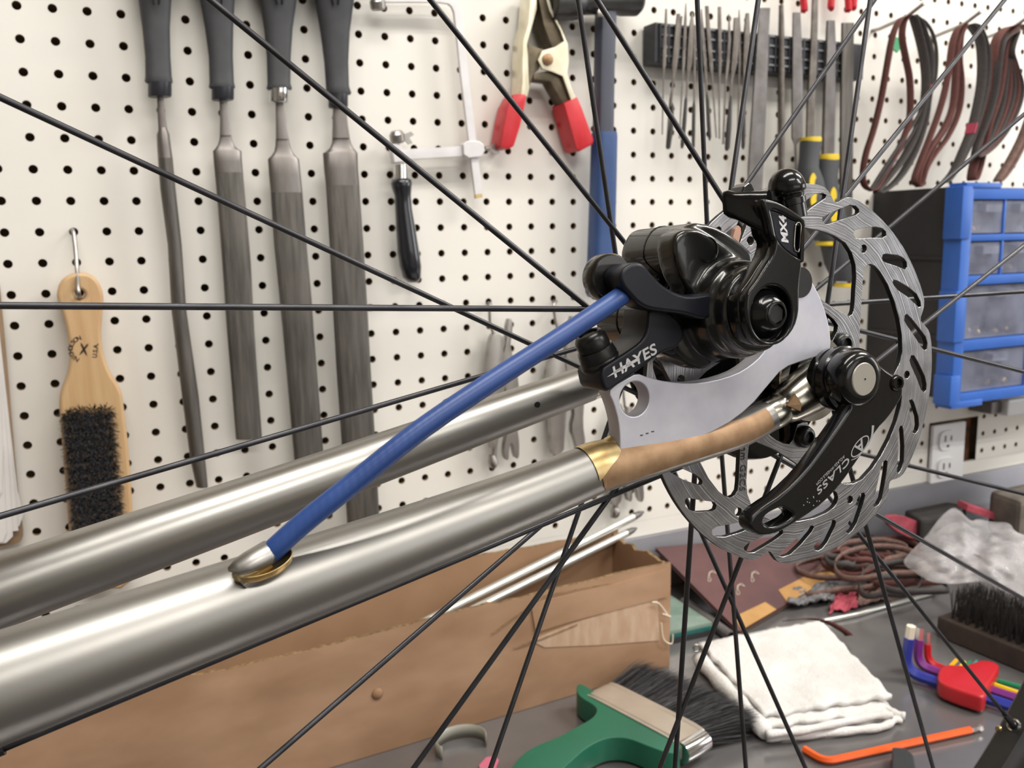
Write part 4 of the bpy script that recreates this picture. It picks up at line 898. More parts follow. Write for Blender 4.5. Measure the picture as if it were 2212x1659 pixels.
# glass plates, pipe and thin rod
gp = thing('glass_plate', 'stack of thick glass plates with green edges beside the box', 'glass', tuple(on(1490, 1350, BZ)))
c1, c2, c3 = on(1541, 1372, BZ), on(1452, 1312, BZ), on(1445, 1400, BZ)
e1 = (c2 - c1); e2 = (c3 - c1); e2 = e2 - e1 * (e2.dot(e1) / e1.length_squared); e2 = e2.normalized() * .12
bm = bmesh.new(); prism(bm, [c1, c1 + e1, c1 + e1 + e2, c1 + e2][::-1], Z_ * .006); fin('base_plate', bm, MT['dark'], gp, bevel=.0005)
for k, m in ((0, 'tealedge'), (1, 'glass')):
    bm = bmesh.new(); z_ = Z_ * (.0064 + .0042 * k); i_ = (e1.normalized() + e2.normalized()) * .001 * k
    prism(bm, [c1 + z_ + i_, c1 + e1 + z_ + i_, c1 + e1 + e2 + z_, c1 + e2 + z_ + i_][::-1], Z_ * .0038); fin('glass_sheet', bm, MT[m], gp, bevel=.0004)
pp = bmesh.new(); a, b = on(1580, 1376, BZ + .0062), on(1478, 1300, BZ + .0062); d = (b - a).normalized()
u, v = perp(d); rs = [ring(pp, a, u * .0060, v * .0060, 20), ring(pp, b, u * .0060, v * .0060, 20)]; ri = [ring(pp, a, u * .0046, v * .0046, 20), ring(pp, a + d * .05, u * .0046, v * .0046, 20)]
bridge(pp, rs[0], rs[1]); bridge(pp, ri[0], rs[0]); bridge(pp, ri[1], ri[0]); pp.faces.new(rs[1]); pp.faces.new(ri[1])
o = fin('steel_pipe', pp, MT['dull'], None, 40); tag(o, 'short grey pipe with open dark end beside the glass plates', 'pipe')
pr = bmesh.new(); tube(pr, [on(1598, 1377, BZ + .0032), on(1700, 1357, BZ + .0030), on(1850, 1327, BZ + .0028), on(2010, 1283, BZ + .0027)], .0026, 14); o = fin('thin_rod', pr, MT['rod'], None, True); tag(o, 'long thin bright steel rod lying in front of the sanding scraps', 'rod')

# folder of maroon abrasive sheets with tape edges, leaning on the back lip
fo = thing('abrasive_folder', 'stack of maroon abrasive sheets with tan taped edge leaning at the bench back', 'sandpaper', tuple(on(1620, 1300, BZ)))
n0, n1 = on(1597, 1364, BZ + .007), on(1812, 1238, BZ + .010); n3 = at(1416, 1182, -.012); n2 = n1 + (n3 - n0) * ((-.0125 - n1.y) / (n3 - n0).y)
nz = (n1 - n0).cross(n3 - n0).normalized(); nz = nz if nz.z > 0 else -nz
for k in range(4):
    sh = nz * -(.0016 * k + .0002); j = (n1 - n0).normalized() * (.002 * (k % 2)); bm = bmesh.new(); prism(bm, [p + sh + j for p in (n0, n1, n2, n3)], nz * -.0012); fin('abrasive_sheet', bm, MT['maroon'] if k < 3 else MT['cardin'], fo)
e1, e2 = (n1 - n0), (n3 - n0)
for f0, f1, wd in ((.02, .34, .10), (.45, .99, .115)):
    bm = bmesh.new(); q = [n0 + e1 * f0, n0 + e1 * f1, n0 + e1 * (f1 - .02) + e2 * wd, n0 + e1 * (f0 + .03) + e2 * (wd + .02)]; prism(bm, [p + nz * .0004 for p in q], nz * -.0003); fin('tape_edge', bm, MT['masking'], fo)
bm = bmesh.new()
for (a_, b_) in ((.25, .30), (.42, .34), (.16, .52)):
    c = n0 + e1 * a_ + e2 * b_ + nz * .0008; u, v = e1.normalized(), e2.normalized()
    tube(bm, catmull([c + u * .010 * cos(t) * (1 + .4 * sin(2 * t)) + v * .006 * sin(t * 1.5) for t in [k * .9 for k in range(8)]], 4), .00022, 5)
o = fin('loose_thread', bm, MT['cream'], fo); 

# crumpled wool / scrap sheets
def crumple(name, poly, z0, amp, m, lab, cat, seed, th=.0012, n=26, group=None, par=None):
    random.seed(seed); P = [on(x, y, BZ) for x, y in poly]; ph = [random.uniform(0, 6.3) for _ in range(10)]
    bm = bmesh.new(); g = []
    for i in range(n + 1):
        row = []
        for j in range(n + 1):
            u, v = i / n, j / n; p = (P[0] * (1 - u) + P[1] * u) * (1 - v) + (P[3] * (1 - u) + P[2] * u) * v
            h = z0 + amp * (.5 + .25 * sin(u * 9 + ph[0]) + .25 * sin(v * 8 + ph[1]) + .2 * abs(sin(u * 17 + v * 13 + ph[2])) + .15 * sin(u * 29 - v * 23 + ph[3]))
            w = .0018 * sin(v * 11 + ph[4]); w2 = .0018 * sin(u * 12 + ph[5])
            row.append(bm.verts.new(Vector((p.x + w, p.y + w2, BZ + max(.001, h)))))
        g.append(row)
    for i in range(n):
        for j in range(n): bm.faces.new((g[i][j], g[i+1][j], g[i+1][j+1], g[i][j+1]))
    o = fin(name, bm, m, par, True); thicken(o, th, 0); 
    if lab: tag(o, lab, cat, group)
    return o
crumple('wool_scrap', [(1700,1322),(1800,1310),(1812,1270),(1716,1290)], .0015, .009, MT['scrap'], 'crumpled grey abrasive wool scrap in front of the maroon sheets', 'wool', 4, .003)
crumple('abrasive_scrap', [(1786,1330),(1850,1320),(1850,1288),(1800,1298)], .001, .006, MT['redpad'], 'flat dull red abrasive scrap behind the thin bright rod', 'scrap', 6)
crumple('abrasive_scrap', [(1850,1318),(1925,1302),(1915,1270),(1850,1285)], .001, .008, MT['belttan'], 'brown curled abrasive scrap right of the dull red one', 'scrap', 16)
# curved maroon strip in front of the rod
P_s = catmull([on(x, y, BZ + z) for x, y, z in [(1690,1342,.006),(1740,1338,.010),(1780,1345,.012),(1815,1364,.008),(1826,1374,.004)]], 6)
bm = bmesh.new(); ribbon(bm, P_s, Vector((.002, -.008, .004))); o = fin('abrasive_strip', bm, MT['belt'], None, True); thicken(o, .0007); tag(o, 'curved maroon abrasive strip lying over the thin bright rod', 'strip')

# heap of used sanding belts: narrow bands standing on edge, one loop inside and over the other
random.seed(23)
heap = [(1838,1192,.046,.030),(1800,1206,.026,.022),(1880,1204,.040,.026),(1905,1226,.056,.030),(1850,1240,.060,.026),(1788,1226,.024,.020),(1925,1192,.036,.022),(1955,1250,.044,.026),
        (1822,1262,.050,.022),(1890,1262,.066,.020),(1945,1228,.028,.022),(1868,1180,.030,.020),(1978,1272,.044,.018),(1812,1220,.014,.014),(1862,1212,.018,.016),(1905,1206,.020,.014),(1835,1228,.034,.018),(1925,1262,.054,.018)]
heap.sort()
words = ['leftmost','second from left','third from left','fourth from left','fifth from left','sixth from left','seventh from left','eighth from left','ninth from left','ninth from right','eighth from right','seventh from right','sixth from right','fifth from right','fourth from right','third from right','second from right','rightmost']
for k, (px, py, rx, ry) in enumerate(heap):
    lev_ = (k * 7) % 5; c = on(px, py, BZ + .001 + .0072 * lev_); pts = []; ph = random.uniform(0, 6); rot = random.uniform(-.6, .6); sl = random.uniform(-.16, .16)
    for q in range(24):
        a = 2 * pi * q / 24; r = 1 + .16 * sin(2 * a + ph) + .08 * sin(3 * a + ph * 2)
        x, y = rx * r * cos(a), ry * 1.5 * r * sin(a); x, y = x * cos(rot) - y * sin(rot), x * sin(rot) + y * cos(rot)
        p = c + Vector((x, y, sl * x + .12 * abs(y) + .0015 * sin(3 * a + ph))); p.z = max(p.z, BZ + .0008); p.y = min(p.y, -.008); pts.append(p)
    pts.append(pts[0]); P2 = catmull(pts, 2); bm = bmesh.new(); n = len(P2) - 1
    tl = Vector((random.gauss(0, .001), random.gauss(0, .0014), .0075)); a_ = [bm.verts.new(p) for p in P2[:-1]]; b_ = [bm.verts.new(p + tl) for p in P2[:-1]]
    for i in range(n): bm.faces.new((a_[i], a_[(i+1) % n], b_[(i+1) % n], b_[i]))
    mk = ('belttan', 'belt', 'beltdark')[k % 3]
    o = fin('sanding_belt', bm, MT[mk], None, True); thicken(o, .0009)
    tag(o, {'belttan': 'worn tan', 'belt': 'brown', 'beltdark': 'dark'}[mk] + ' used sanding belt in the tangled bench heap, ' + words[k], 'sanding belt', 'used sanding belts heaped on the bench')
pts = [(1905,1112),(1940,1110),(1985,1128),(2015,1160),(1990,1172),(1935,1150),(1908,1128)]
bm = bmesh.new(); prism(bm, [at(x, y, -.055) for x, y in smooth_poly(pts, 1)], Vector((0, -.006, 0))); o = fin('abrasive_pad', bm, MT['redpad'], None, bevel=.001); o.location.z = max(o.location.z, BZ); tag(o, 'rose red abrasive pad standing behind the belt heap', 'pad')
bm = bmesh.new(); prism(bm, [at(x, y, -.05) for x, y in [(2070,1083),(2180,1118),(2184,1128),(2178,1134),(2066,1096)]], Vector((0, -.016, -.003))); o = fin('abrasive_strip', bm, MT['redpad'], None, bevel=.0008); o.location.z = max(o.location.z, BZ + .0005); tag(o, 'dark red abrasive strip standing behind the clear bag', 'strip')
bm = bmesh.new(); prism(bm, [clampy(on(x, y, BZ + .001)) for x, y in [(1950,1170),(2040,1150),(2085,1158),(2050,1190),(1985,1195)]], Z_ * .045); o = fin('foam_block', bm, MT['foam'], None, bevel=.004); tag(o, 'dark foam block at the bench back left of the clear bag', 'foam')
bm = bmesh.new(); prism(bm, [clampy(on(x, y, BZ + .001)) for x, y in [(2130,1148),(2260,1116),(2320,1130),(2200,1176)]], Z_ * .06); o = fin('foam_block', bm, mat('grey_felt', (112, 104, 96), .95, rgb2=(88, 82, 76), scale=30), None, bevel=.008); tag(o, 'greyish felt block at the bench back behind the clear bag', 'foam')

# bristle brush with dark wooden back
bb = thing('bench_brush', 'dark wooden block brush with black bristles up, right end of the bench', 'brush', tuple(on(2110, 1380, BZ)))
f0, f1 = on(2022, 1374, BZ + .0005), on(2250, 1470, BZ + .0005); al = (f1 - f0); al.z = 0; al = al.normalized(); bk = Vector((-al.y, al.x, 0)); bk = bk if bk.y > 0 else -bk
Lb = .22; wb_ = .055; hb_ = .022
bm = bmesh.new(); box(bm, f0 + al * Lb / 2 + bk * wb_ / 2 + Z_ * hb_ / 2, al * Lb / 2, bk * wb_ / 2, Z_ * hb_ / 2); fin('block', bm, MT['brownwood'], bb, bevel=.0018)
bm = bmesh.new(); random.seed(9)
for i in range(24):
    for j in range(6):
        c = f0 + al * (.012 + (Lb - .02) * i / 23) + bk * (.008 + (wb_ - .014) * j / 5) + Z_ * hb_
        for q in range(22):
            b0 = c + al * random.gauss(0, .0012) + bk * random.gauss(0, .0012); b1 = b0 + Z_ * (.030 + random.gauss(0, .002)) + al * random.gauss(0, .003) + bk * random.gauss(.001, .003)
            w = (al * random.uniform(-1, 1) + bk * random.uniform(-1, 1)).normalized() * .00035
            v = [bm.verts.new(b0 - w), bm.verts.new(b0 + w), bm.verts.new(b1 + w * .6), bm.verts.new(b1 - w * .6)]; bm.faces.new(v)
o = fin('bristles', bm, mat('dark_bristle', (48, 43, 42), .7, rgb2=(30, 27, 27), scale=200), bb, False); o['kind'] = 'stuff'

# clear plastic bag draped over the heap and the brush
random.seed(31)
outline = [(1948,1218),(1962,1196),(2000,1160),(2030,1118),(2058,1094),(2075,1104),(2098,1128),(2112,1120),(2140,1128),(2182,1128),(2192,1150),(2230,1160),(2290,1190),(2300,1290),(2215,1292),(2180,1284),(2150,1268),(2128,1254),(2095,1258),(2060,1262),(2010,1258),(1985,1242)]
cx, cy = 2105, 1195
def bagz(px, py):
    return .046 + .020 * min(1, max(0, (1250 - py) / 140)) - .012 * max(0, (2010 - px) / 60)
bm = bmesh.new(); NR = 16; ol_ = smooth_poly(outline, 2); NO = len(ol_)
ph = [random.uniform(0, 6.3) for _ in range(8)]
for side in (0, 1):
    rings = []; cen = bm.verts.new(on(cx, cy, BZ + bagz(cx, cy) + (.012 if side == 0 else -.006)))
    for r in range(1, NR + 1):
        f = r / NR; row = []
        for k, (x, y) in enumerate(ol_):
            px, py = cx + (x - cx) * f, cy + (y - cy) * f; z = bagz(px, py) + ((.012 if side == 0 else -.006) * (1 - f * f))
            z += .0036 * (sin(px * .045 + py * .03 + ph[0]) + abs(sin(px * .05 - py * .07 + ph[1])) + .6 * sin(px * .12 + ph[2]) + .6 * abs(sin(py * .14 + px * .03 + ph[3]))) * (1 if side == 0 else .6) * min(1, 1.4 - f)
            row.append(bm.verts.new(on(px, py, BZ + z)))
        rings.append(row)
    for k in range(NO): bm.faces.new((cen, rings[0][k], rings[0][(k + 1) % NO]))
    for r in range(NR - 1): bridge(bm, rings[r], rings[r + 1])
bmesh.ops.remove_doubles(bm, verts=bm.verts, dist=.0002)
o = fin('plastic_bag', bm, MT['bag'], None, True); tag(o, 'crumpled clear plastic bag lying over the heap and the dark block brush', 'bag')

# hex keys in the red holder
zk = lambda pts: zp(1800, 1200, 412 / 1489, pts)
ks = thing('hex_key_set', 'rainbow hex key set clamped in a red plastic holder on the bench', 'hex keys', tuple(on(2080, 1490, BZ)))
def zk1(x, y, z): q = zk([(x, y)])[0]; return on(q[0], q[1], BZ + z)
def hexkey(name, pts, r, m, par, tip=None):
    P = [pts[0]]
    a, b, c = pts; d1, d2 = (a - b).normalized(), (c - b).normalized(); rr = r * 3.2
    for k in range(7):
        t = k / 6; P.append((b + d1 * rr) * (1 - t) ** 2 + b * 2 * t * (1 - t) + (b + d2 * rr) * t * t)
    P.append(c); bm = bmesh.new(); tube(bm, P, r, 6); o = fin(name, bm, m, par, 50)
    if tip:
        bm = bmesh.new(); tube(bm, [a - d1 * .0005, a + d1 * tip[0]], r * .86, 6); fin('bare_tip', bm, MT[tip[1]], o, 50)
    return o
for nm, up_, bend, lng, r, m, tipm in [('blue', (595, 642), (555, 905), (1560, 1235), .0051, 'kblue', 'cream'), ('purple', (672, 652), (652, 855), (1560, 1160), .0044, 'kpurple', 'keytip'), ('red', (736, 688), (735, 840), (1560, 1125), .0036, 'kred', 'keytip')]:
    zc = r + .003; b = zk1(bend[0], bend[1], zc)
    # vertical short arm: height from the pixel span
    qx, qy = zk([up_])[0]; d = ray(qx, qy); t = ((b - O).dot(Vector((d.x, d.y, 0))) / Vector((d.x, d.y, 0)).length_squared); top = O + d * t
    hexkey('hex_key', [top, b, zk1(lng[0], lng[1], zc)], r, MT[m], ks, (.012, tipm))
for k, (m, y0, y1) in enumerate([('kyellow', 1010, 1115), ('kgreen', 975, 1055), ('kred', 1050, 1135)]):
    bm = bmesh.new(); tube(bm, [zk1(1000, y0 - 105, .010), zk1(1240, y0 - 8, .009), zk1(1560, y1, .008)], .0022 if k < 2 else .0026, 6); fin('hex_key', bm, MT[m], ks, 50)
for (x, y, m, r) in [(900, 880, 'kamber', .0019), (965, 895, 'kyellow', .0016), (1010, 890, 'kgreen', .0013), (1060, 885, 'kteal', .0011)]:
    b = zk1(x, y, .016); hexkey('hex_key', [b + (zk1(x + 60, y - 62, .016) - b), b, zk1(x + 120, y + 60, .014)], r, MT[m], ks)
hpoly = [(822,935),(806,1000),(826,1050),(960,1105),(1100,1150),(1182,1172),(1194,1100),(1240,1030),(1300,925),(1270,890),(1195,870),(1120,876),(1050,905),(975,912),(900,905),(850,915)]
bm = bmesh.new(); prism(bm, [zk1(x, y, .011) + Z_ * .0075 for x, y in smooth_poly(hpoly, 1)], Z_ * -.0155); fin('holder', bm, MT['holder'], ks, 40, .003, 3)
ok = thing('hex_key', 'loose orange hex key with silver ball tip on the bench front', 'hex key', tuple(on(1930, 1605, BZ)))
b, e, s_ = on(1782, 1646, BZ + .0036), on(2097, 1577, BZ + .0036), on(1737, 1618, BZ + .0036)
hexkey('shaft', [s_, b, e], .0031, MT['korange'], ok)
d = (e - b).normalized(); bm = bmesh.new(); tube(bm, [e - d * .0006, e + d * .006, e + d * .0075, e + d * .0085, e + d * .011, e + d * .0125], [.0028, .0028, .0019, .0019, .0029, .0016], 6); fin('ball_tip', bm, MT['keytip'], ok, 40)
# ------------------------------------------------------------------ fork with disc-brake mount
def poly2(r, a): return (r * cos(RAD(a)) / 1000, r * sin(RAD(a)) / 1000)
fk = thing('bicycle_fork', 'raw brushed steel bicycle fork with two tapered blades and an alloy brake mount', 'fork', tuple(lw(-.38, -.07, -.04)))
NB = [(-.375, -.0690, .0143), (-.32, -.0595, .0139), (-.262, -.0495, .0128), (-.2205, -.0424, .0117), (-.1847, -.0363, .0107), (-.1640, -.0327, .01005), (-.1436, -.0289, .0094), (-.1200, -.0243, .0087), (-.0974, -.0194, .0080)]
NE = [(-.0974, -.0194, .0080), (-.083, -.0182, .0073), (-.07, -.0172, .0067), (-.0416, -.0142, .0060), (-.0255, -.0100, .0054)]
WB, WF = .011, -.094
def blade(rows, w, m, par, nm, seg=48):
    P = []; n = len(rows); bm = bmesh.new(); secs = []
    for i, (x, y, r) in enumerate(rows):
        a = lw(*rows[max(i-1, 0)][:2], w); b = lw(*rows[min(i+1, n-1)][:2], w); d = (b - a).normalized(); u = WN; v = d.cross(u).normalized()
        secs.append((lw(x, y, w), u * r, v * r))
    loft(bm, secs, seg); return fin(nm, bm, m, par, 50)
def dense(rows, k=5): return [tuple(v) for v in catmull(rows, k)]
blade(dense(NB), WB, MT['steel'], fk, 'blade')
blade(dense(NE), WB, MT['steel'], fk, 'blade_end')
FB = [(-.385, -.0830, .0134), (-.268, -.0573, .0122), (-.174, -.0376, .0106), (-.0683, -.0147, .0088), (-.035, -.0075, .0081)]
blade(dense(FB), WF, MT['steel'], fk, 'blade')
FE = [(-.035, -.0075, .0081), (-.018, -.004, .0066), (-.008, -.0016, .0062)]
blade(dense(FE), WF, MT['goldsteel'], fk, 'blade_end')
bm = bmesh.new(); q = FB[-2]; lathe(bm, [(.0013, 0), (.0013, .0006)], bw(1160, 874, WF + .0085), WN, 10); fin('vent_hole', bm, MT['socket'], fk)
bm = bmesh.new(); lathe(bm, [(.0075, 0), (.009, .001), (.009, .005), (.0075, .006)], lw(0, 0, WF - .003), WN, 28); fin('dropout', bm, MT['goldsteel'], fk, 35)
bm = bmesh.new(); lathe(bm, [(.0082, 0), (.0086, .002), (.0082, .003)], lw(-.030, -.0066, WF), (lw(-.01, -.002, WF) - lw(-.03, -.0066, WF)), 28); fin('brazed_collar', bm, MT['brass'], fk, True)
# crown and steerer (beyond the left frame edge)
ca, cb_ = lw(-.372, -.0686, WB + .006), lw(-.378, -.0815, WF - .006); bm = bmesh.new(); d = (cb_ - ca).normalized(); tube(bm, [ca, ca + d * .01, cb_ - d * .01, cb_], [.013, .0165, .0165, .013], 24); fin('crown', bm, MT['steel'], fk, 40)
cm = (ca + cb_) / 2; sd = (lw(-.375, -.075, 0) - lw(-.26, -.051, 0)).normalized(); bm = bmesh.new(); lathe(bm, [(.0165, 0), (.0165, .01), (.0143, .012), (.0143, .17)], cm, sd, 28); fin('steerer', bm, MT['steel'], fk, 40)
# alloy mount plate with round hole and caliper cut-out
z8 = lambda pts: zp(1230, 680, .24105, pts)
edge = z8([(350,690),(400,800),(440,950),(455,1100),(452,1245)])
low = [(1395,995),(1470,962),(1560,925),(1620,880),(1660,832)]
right = [(1692,795),(1740,778),(1788,764),(1796,748),(1792,705),(1778,655),(1755,608),(1732,580),(1700,575)]
inner = [(1662,600),(1664,650),(1664,700),(1661,742),(1645,768),(1620,790),(1590,808),(1540,823),(1490,829),(1440,825),(1400,815),(1376,806),(1350,820),(1330,832)]
plp = [bp(x, y, .0165) for x, y in smooth_poly(edge + low + right + inner, 1)]
hc, hx, hy = bp(1371, 862, .0165), bp(1404, 862, .0165), bp(1371, 826, .0165); hr = (abs(hx[0] - hc[0]) + abs(hy[1] - hc[1])) / 2
h1 = [(hc[0] + hr * cos(2*pi*k/40), hc[1] + hr * sin(2*pi*k/40)) for k in range(40)]
pl = wplate('brake_mount_plate', [plp, h1], .0102, .0165, MT['alu'], fk, .0004, 1)
cdk = bp(1733, 610, .0168)
bm = bmesh.new(); lathe(bm, [(.0052, 0), (.0052, .0004)], lw(cdk[0] - .0006, cdk[1], .0164), WN, 24); fin('mount_recess', bm, MT['discdark'], fk)
for k, (tx_, ty_) in enumerate([(1386, 938), (1398, 934), (1410, 930)]):
    text('punch_mark', 'MTD'[k] if False else '-', bw(tx_, ty_, .01656), WU, WV, .004, MT['etch'], pl)
# copper flux along the joint: a thin shell on the upper front of the blade end
bm = bmesh.new(); rows = dense([(-.1005, -.0201, .0081), (-.0974, -.0194, .0080), (-.083, -.0182, .0073), (-.07, -.0172, .0067), (-.0416, -.0142, .0060), (-.0300, -.0112, .0056)], 5); prev = None
for i, (x, y, r) in enumerate(rows):
    a = lw(*rows[max(i-1, 0)][:2], WB); b = lw(*rows[min(i+1, len(rows)-1)][:2], WB); d = (b - a).normalized(); v = WN.cross(d).normalized(); v = v if v.dot(WV) > 0 else -v
    f = i / (len(rows) - 1); a0 = -46 + 22 * f + (14 * (1 - f / .12) if f < .12 else 0); a1 = 56 - 4 * f
    row = [bm.verts.new(lw(x, y, WB) + (WN * cos(RAD(a0 + (a1 - a0) * k / 14)) + v * sin(RAD(a0 + (a1 - a0) * k / 14))) * (r + .00025)) for k in range(15)]
    if prev:
        for k in range(14): bm.faces.new((prev[k], prev[k+1], row[k+1], row[k]))
    prev = row
o = fin('flux_strip', bm, MT['copper'], fk, True)
bm = bmesh.new(); rows = dense([(-.1016, -.0203, .0081), (-.0974, -.0194, .0080), (-.0915, -.0189, .0078)], 6); prev = None
for i, (x, y, r) in enumerate(rows):
    a = lw(*rows[max(i-1, 0)][:2], WB); b = lw(*rows[min(i+1, len(rows)-1)][:2], WB); d = (b - a).normalized(); v = WN.cross(d).normalized(); v = v if v.dot(WV) > 0 else -v
    f = i / (len(rows) - 1); a0 = -8 + 50 * f ** 1.5; a1 = 118
    row = [bm.verts.new(lw(x, y, WB) + (WN * cos(RAD(a0 + (a1 - a0) * k / 12)) + v * sin(RAD(a0 + (a1 - a0) * k / 12))) * (r + .0004)) for k in range(13)]
    if prev:
        for k in range(12): bm.faces.new((prev[k], prev[k+1], row[k+1], row[k]))
    prev = row
fin('brass_wash', bm, MT['brass'], fk, True)
# brass fillet where the plate meets the blade
bm = bmesh.new(); secs = []
for (px, py, r1, w) in [(1292,990,.0012,.0125),(1298,984,.0030,.0122),(1307,974,.0042,.0118),(1317,960,.0042,.0115),(1326,946,.0032,.0112),(1331,936,.0012,.0112)]:
    secs.append((bw(px, py, w), WU * r1, WN * r1 * .8))
loft(bm, secs, 16); fin('brass_fillet', bm, MT['brass'], fk, True)
# hooded dropout: sleeve, groove, flared hood with triangular window
dr = [(-.0300, -.0112, .0050), (-.0262, -.0102, .0056), (-.0225, -.0090, .0058), (-.0217, -.0087, .0054), (-.0208, -.0084, .0054), (-.0200, -.0081, .0061), (-.017, -.0068, .0070), (-.012, -.0046, .0080), (-.006, -.0022, .0086), (-.001, -.0004, .0084), (.003, .0008, .0070)]
blade(dr, WB, MT['goldsteel'], fk, 'dropout_hood', 40)
bm = bmesh.new(); tri = [bp(*zp(1620, 780, .1537, [p])[0], .0172) for p in [(628,455),(690,600),(684,702),(540,632)]]
tz = lambda p, w: lw(p[0], p[1], w)
prism(bm, [tz(tri[0], .0166), tz(tri[1], .0176), tz(tri[2], .0172), tz(tri[3], .0158)], WN * .0010); fin('hood_window', bm, MT['copper'], fk, bevel=.0002)
bm = bmesh.new(); lathe(bm, [(.0125, 0), (.0158, .0003), (.0158, .0012), (.0125, .0015)], lw(0, 0, .0042), WN, 48, False)
fin('axle_washer', bm, MT['chrome'], fk, 30)
# hose entry: boat-shaped brazed stop on the blade
e0, e1_ = bw(500, 1228, .0215), bw(634, 1178, .0215); hd = (bw(700, 1098, .0225) - bw(575, 1192, .0205)).normalized()
cc = (e0 + e1_) / 2; u = (e1_ - e0) / 2; nn_ = (WN * .5 + WV * .86).normalized(); vv = u.normalized().cross(nn_).normalized()
bm = bmesh.new(); prof = [(.97, -.0034), (.97, -.0020), (.955, -.0016), (.93, -.0015), (.915, -.0018), (.90, -.0034)]
rs = []
for s_, h_ in prof:
    rs.append([bm.verts.new(cc + u * s_ * cos(2*pi*k/40) + vv * .0047 * s_ * sin(2*pi*k/40) + nn_ * (h_ + .0002)) for k in range(40)])
for i in range(len(rs) - 1): bridge(bm, rs[i], rs[i + 1])
bm.faces.new(rs[-1]); fin('hose_stop', bm, MT['brass'], fk, True)
bm = bmesh.new(); s0 = bw(588, 1192, .0205); u2, v2 = perp(hd); rr = [ring(bm, s0 - hd * .010, u2 * .0032, v2 * .0032, 28), ring(bm, s0 - hd * .0018, u2 * .0034, v2 * .0034, 28), ring(bm, s0 - hd * .0016, u2 * .0031, v2 * .0031, 28), ring(bm, s0 - hd * .003, u2 * .0032, v2 * .0032, 28)]
for i in range(3): bridge(bm, rr[i], rr[i + 1])
fin('stop_sleeve', bm, MT['goldsteel'], fk, 40)
bm = bmesh.new(); secs = [(e0 - u * .10, vv * .0006, nn_ * .0004), (e0 + u * .18, vv * .0024, nn_ * .0010), (e0 + u * .5, vv * .0032, nn_ * .0020), (s0 - u * .16, vv * .0036, nn_ * .0030), (s0 - u * .02, vv * .0030, nn_ * .0024)]
loft(bm, secs, 20); fin('stop_ramp', bm, MT['steel'], fk, True)

# ------------------------------------------------------------------ wheel: hub, spokes, rim, brake disc
wh = thing('wheelset', 'bicycle wheel with black spokes and a slotted steel brake disc', 'wheel', tuple(lw(0, -.30, -.045)))
outl = []
for k in range(6):
    o_ = 60 * k
    outl += [(69.8, 15+9+o_) if False else (70.0, o_ + 24)]
    outl += [(70.0, o_ + a) for a in range(27, 67, 3)]
    outl += [(69.9, o_ + 67), (69.6, o_ + 69.5), (68.8, o_ + 71.2), (67.2, o_ + 73.0), (65.9, o_ + 74.3), (65.4, o_ + 75.3), (65.8, o_ + 76.4), (67.3, o_ + 77.7), (68.8, o_ + 79.3), (69.6, o_ + 81), (69.9, o_ + 82.5)]
outl = [poly2(r, a) for r, a in outl]
SL = [[(57.3,80.0),(58.6,80.2),(60.6,77.5),(63.7,73.0),(66.9,69.0),(67.6,66.6),(67.0,64.7),(66.0,64.4),(64.4,65.4),(61.4,69.4),(57.0,76.7),(56.5,78.4)],
      [(57.9,63.6),(59.5,63.4),(61.8,60.6),(66.0,55.4),(67.5,52.6),(67.7,50.6),(66.6,49.7),(64.6,50.6),(61.0,55.2),(57.6,59.9),(56.9,61.8)],
      [(58.9,46.0),(60.2,46.5),(61.6,45.6),(66.0,41.0),(67.6,38.4),(67.9,36.5),(67.0,35.1),(65.6,34.9),(62.6,38.6),(59.2,43.2),(58.5,44.6)],
      [(57.3,35.0),(58.2,35.6),(59.6,34.3),(63.4,29.2),(66.6,24.6),(67.4,21.4),(67.0,19.8),(65.8,20.0),(63.8,22.6),(61.2,26.4),(58.2,30.6),(57.2,33.6)]]
WIN = [(31.6,41.6),(28.9,62),(34.0,90),(47.0,109),(49.4,110.7),(51.6,110.6),(53.3,109.2),(54.2,106.8),(54.6,103),(54.6,96),(54.3,88),(54.0,80),(53.7,73),(53.0,66),(51.2,61.0),(48.3,56.3),(44.8,52.6),(40.9,49.2),(37.4,45.0),(34.7,41.6),(33.2,40.6)]
loops = [outl]
for k in range(6):
    for s_ in SL: loops.append([poly2(r, a + 60 * k) for r, a in s_])
    loops.append([poly2(r, a + 60 * k) for r, a in WIN])
    loops.append([(poly2(55.6, 56 + 60 * k)[0] + .0016 * cos(2*pi*q/14), poly2(55.6, 56 + 60 * k)[1] + .0016 * sin(2*pi*q/14)) for q in range(14)])
bore = []
for k in range(6):
    for da, r in [(-30, 25.6), (-22, 25.6), (-15, 25.2), (-12, 23.6), (-10, 20.2), (-8.4, 17.6), (0, 16.9), (8.4, 17.6), (10, 20.2), (12, 23.6), (15, 25.2), (22, 25.6)]: bore.append(poly2(r, 30 + 60 * k + da))
loops.append(bore)
ro = wplate('brake_disc', loops, -.0022, 0, MT['disc'], wh, .00012, 0, 30)
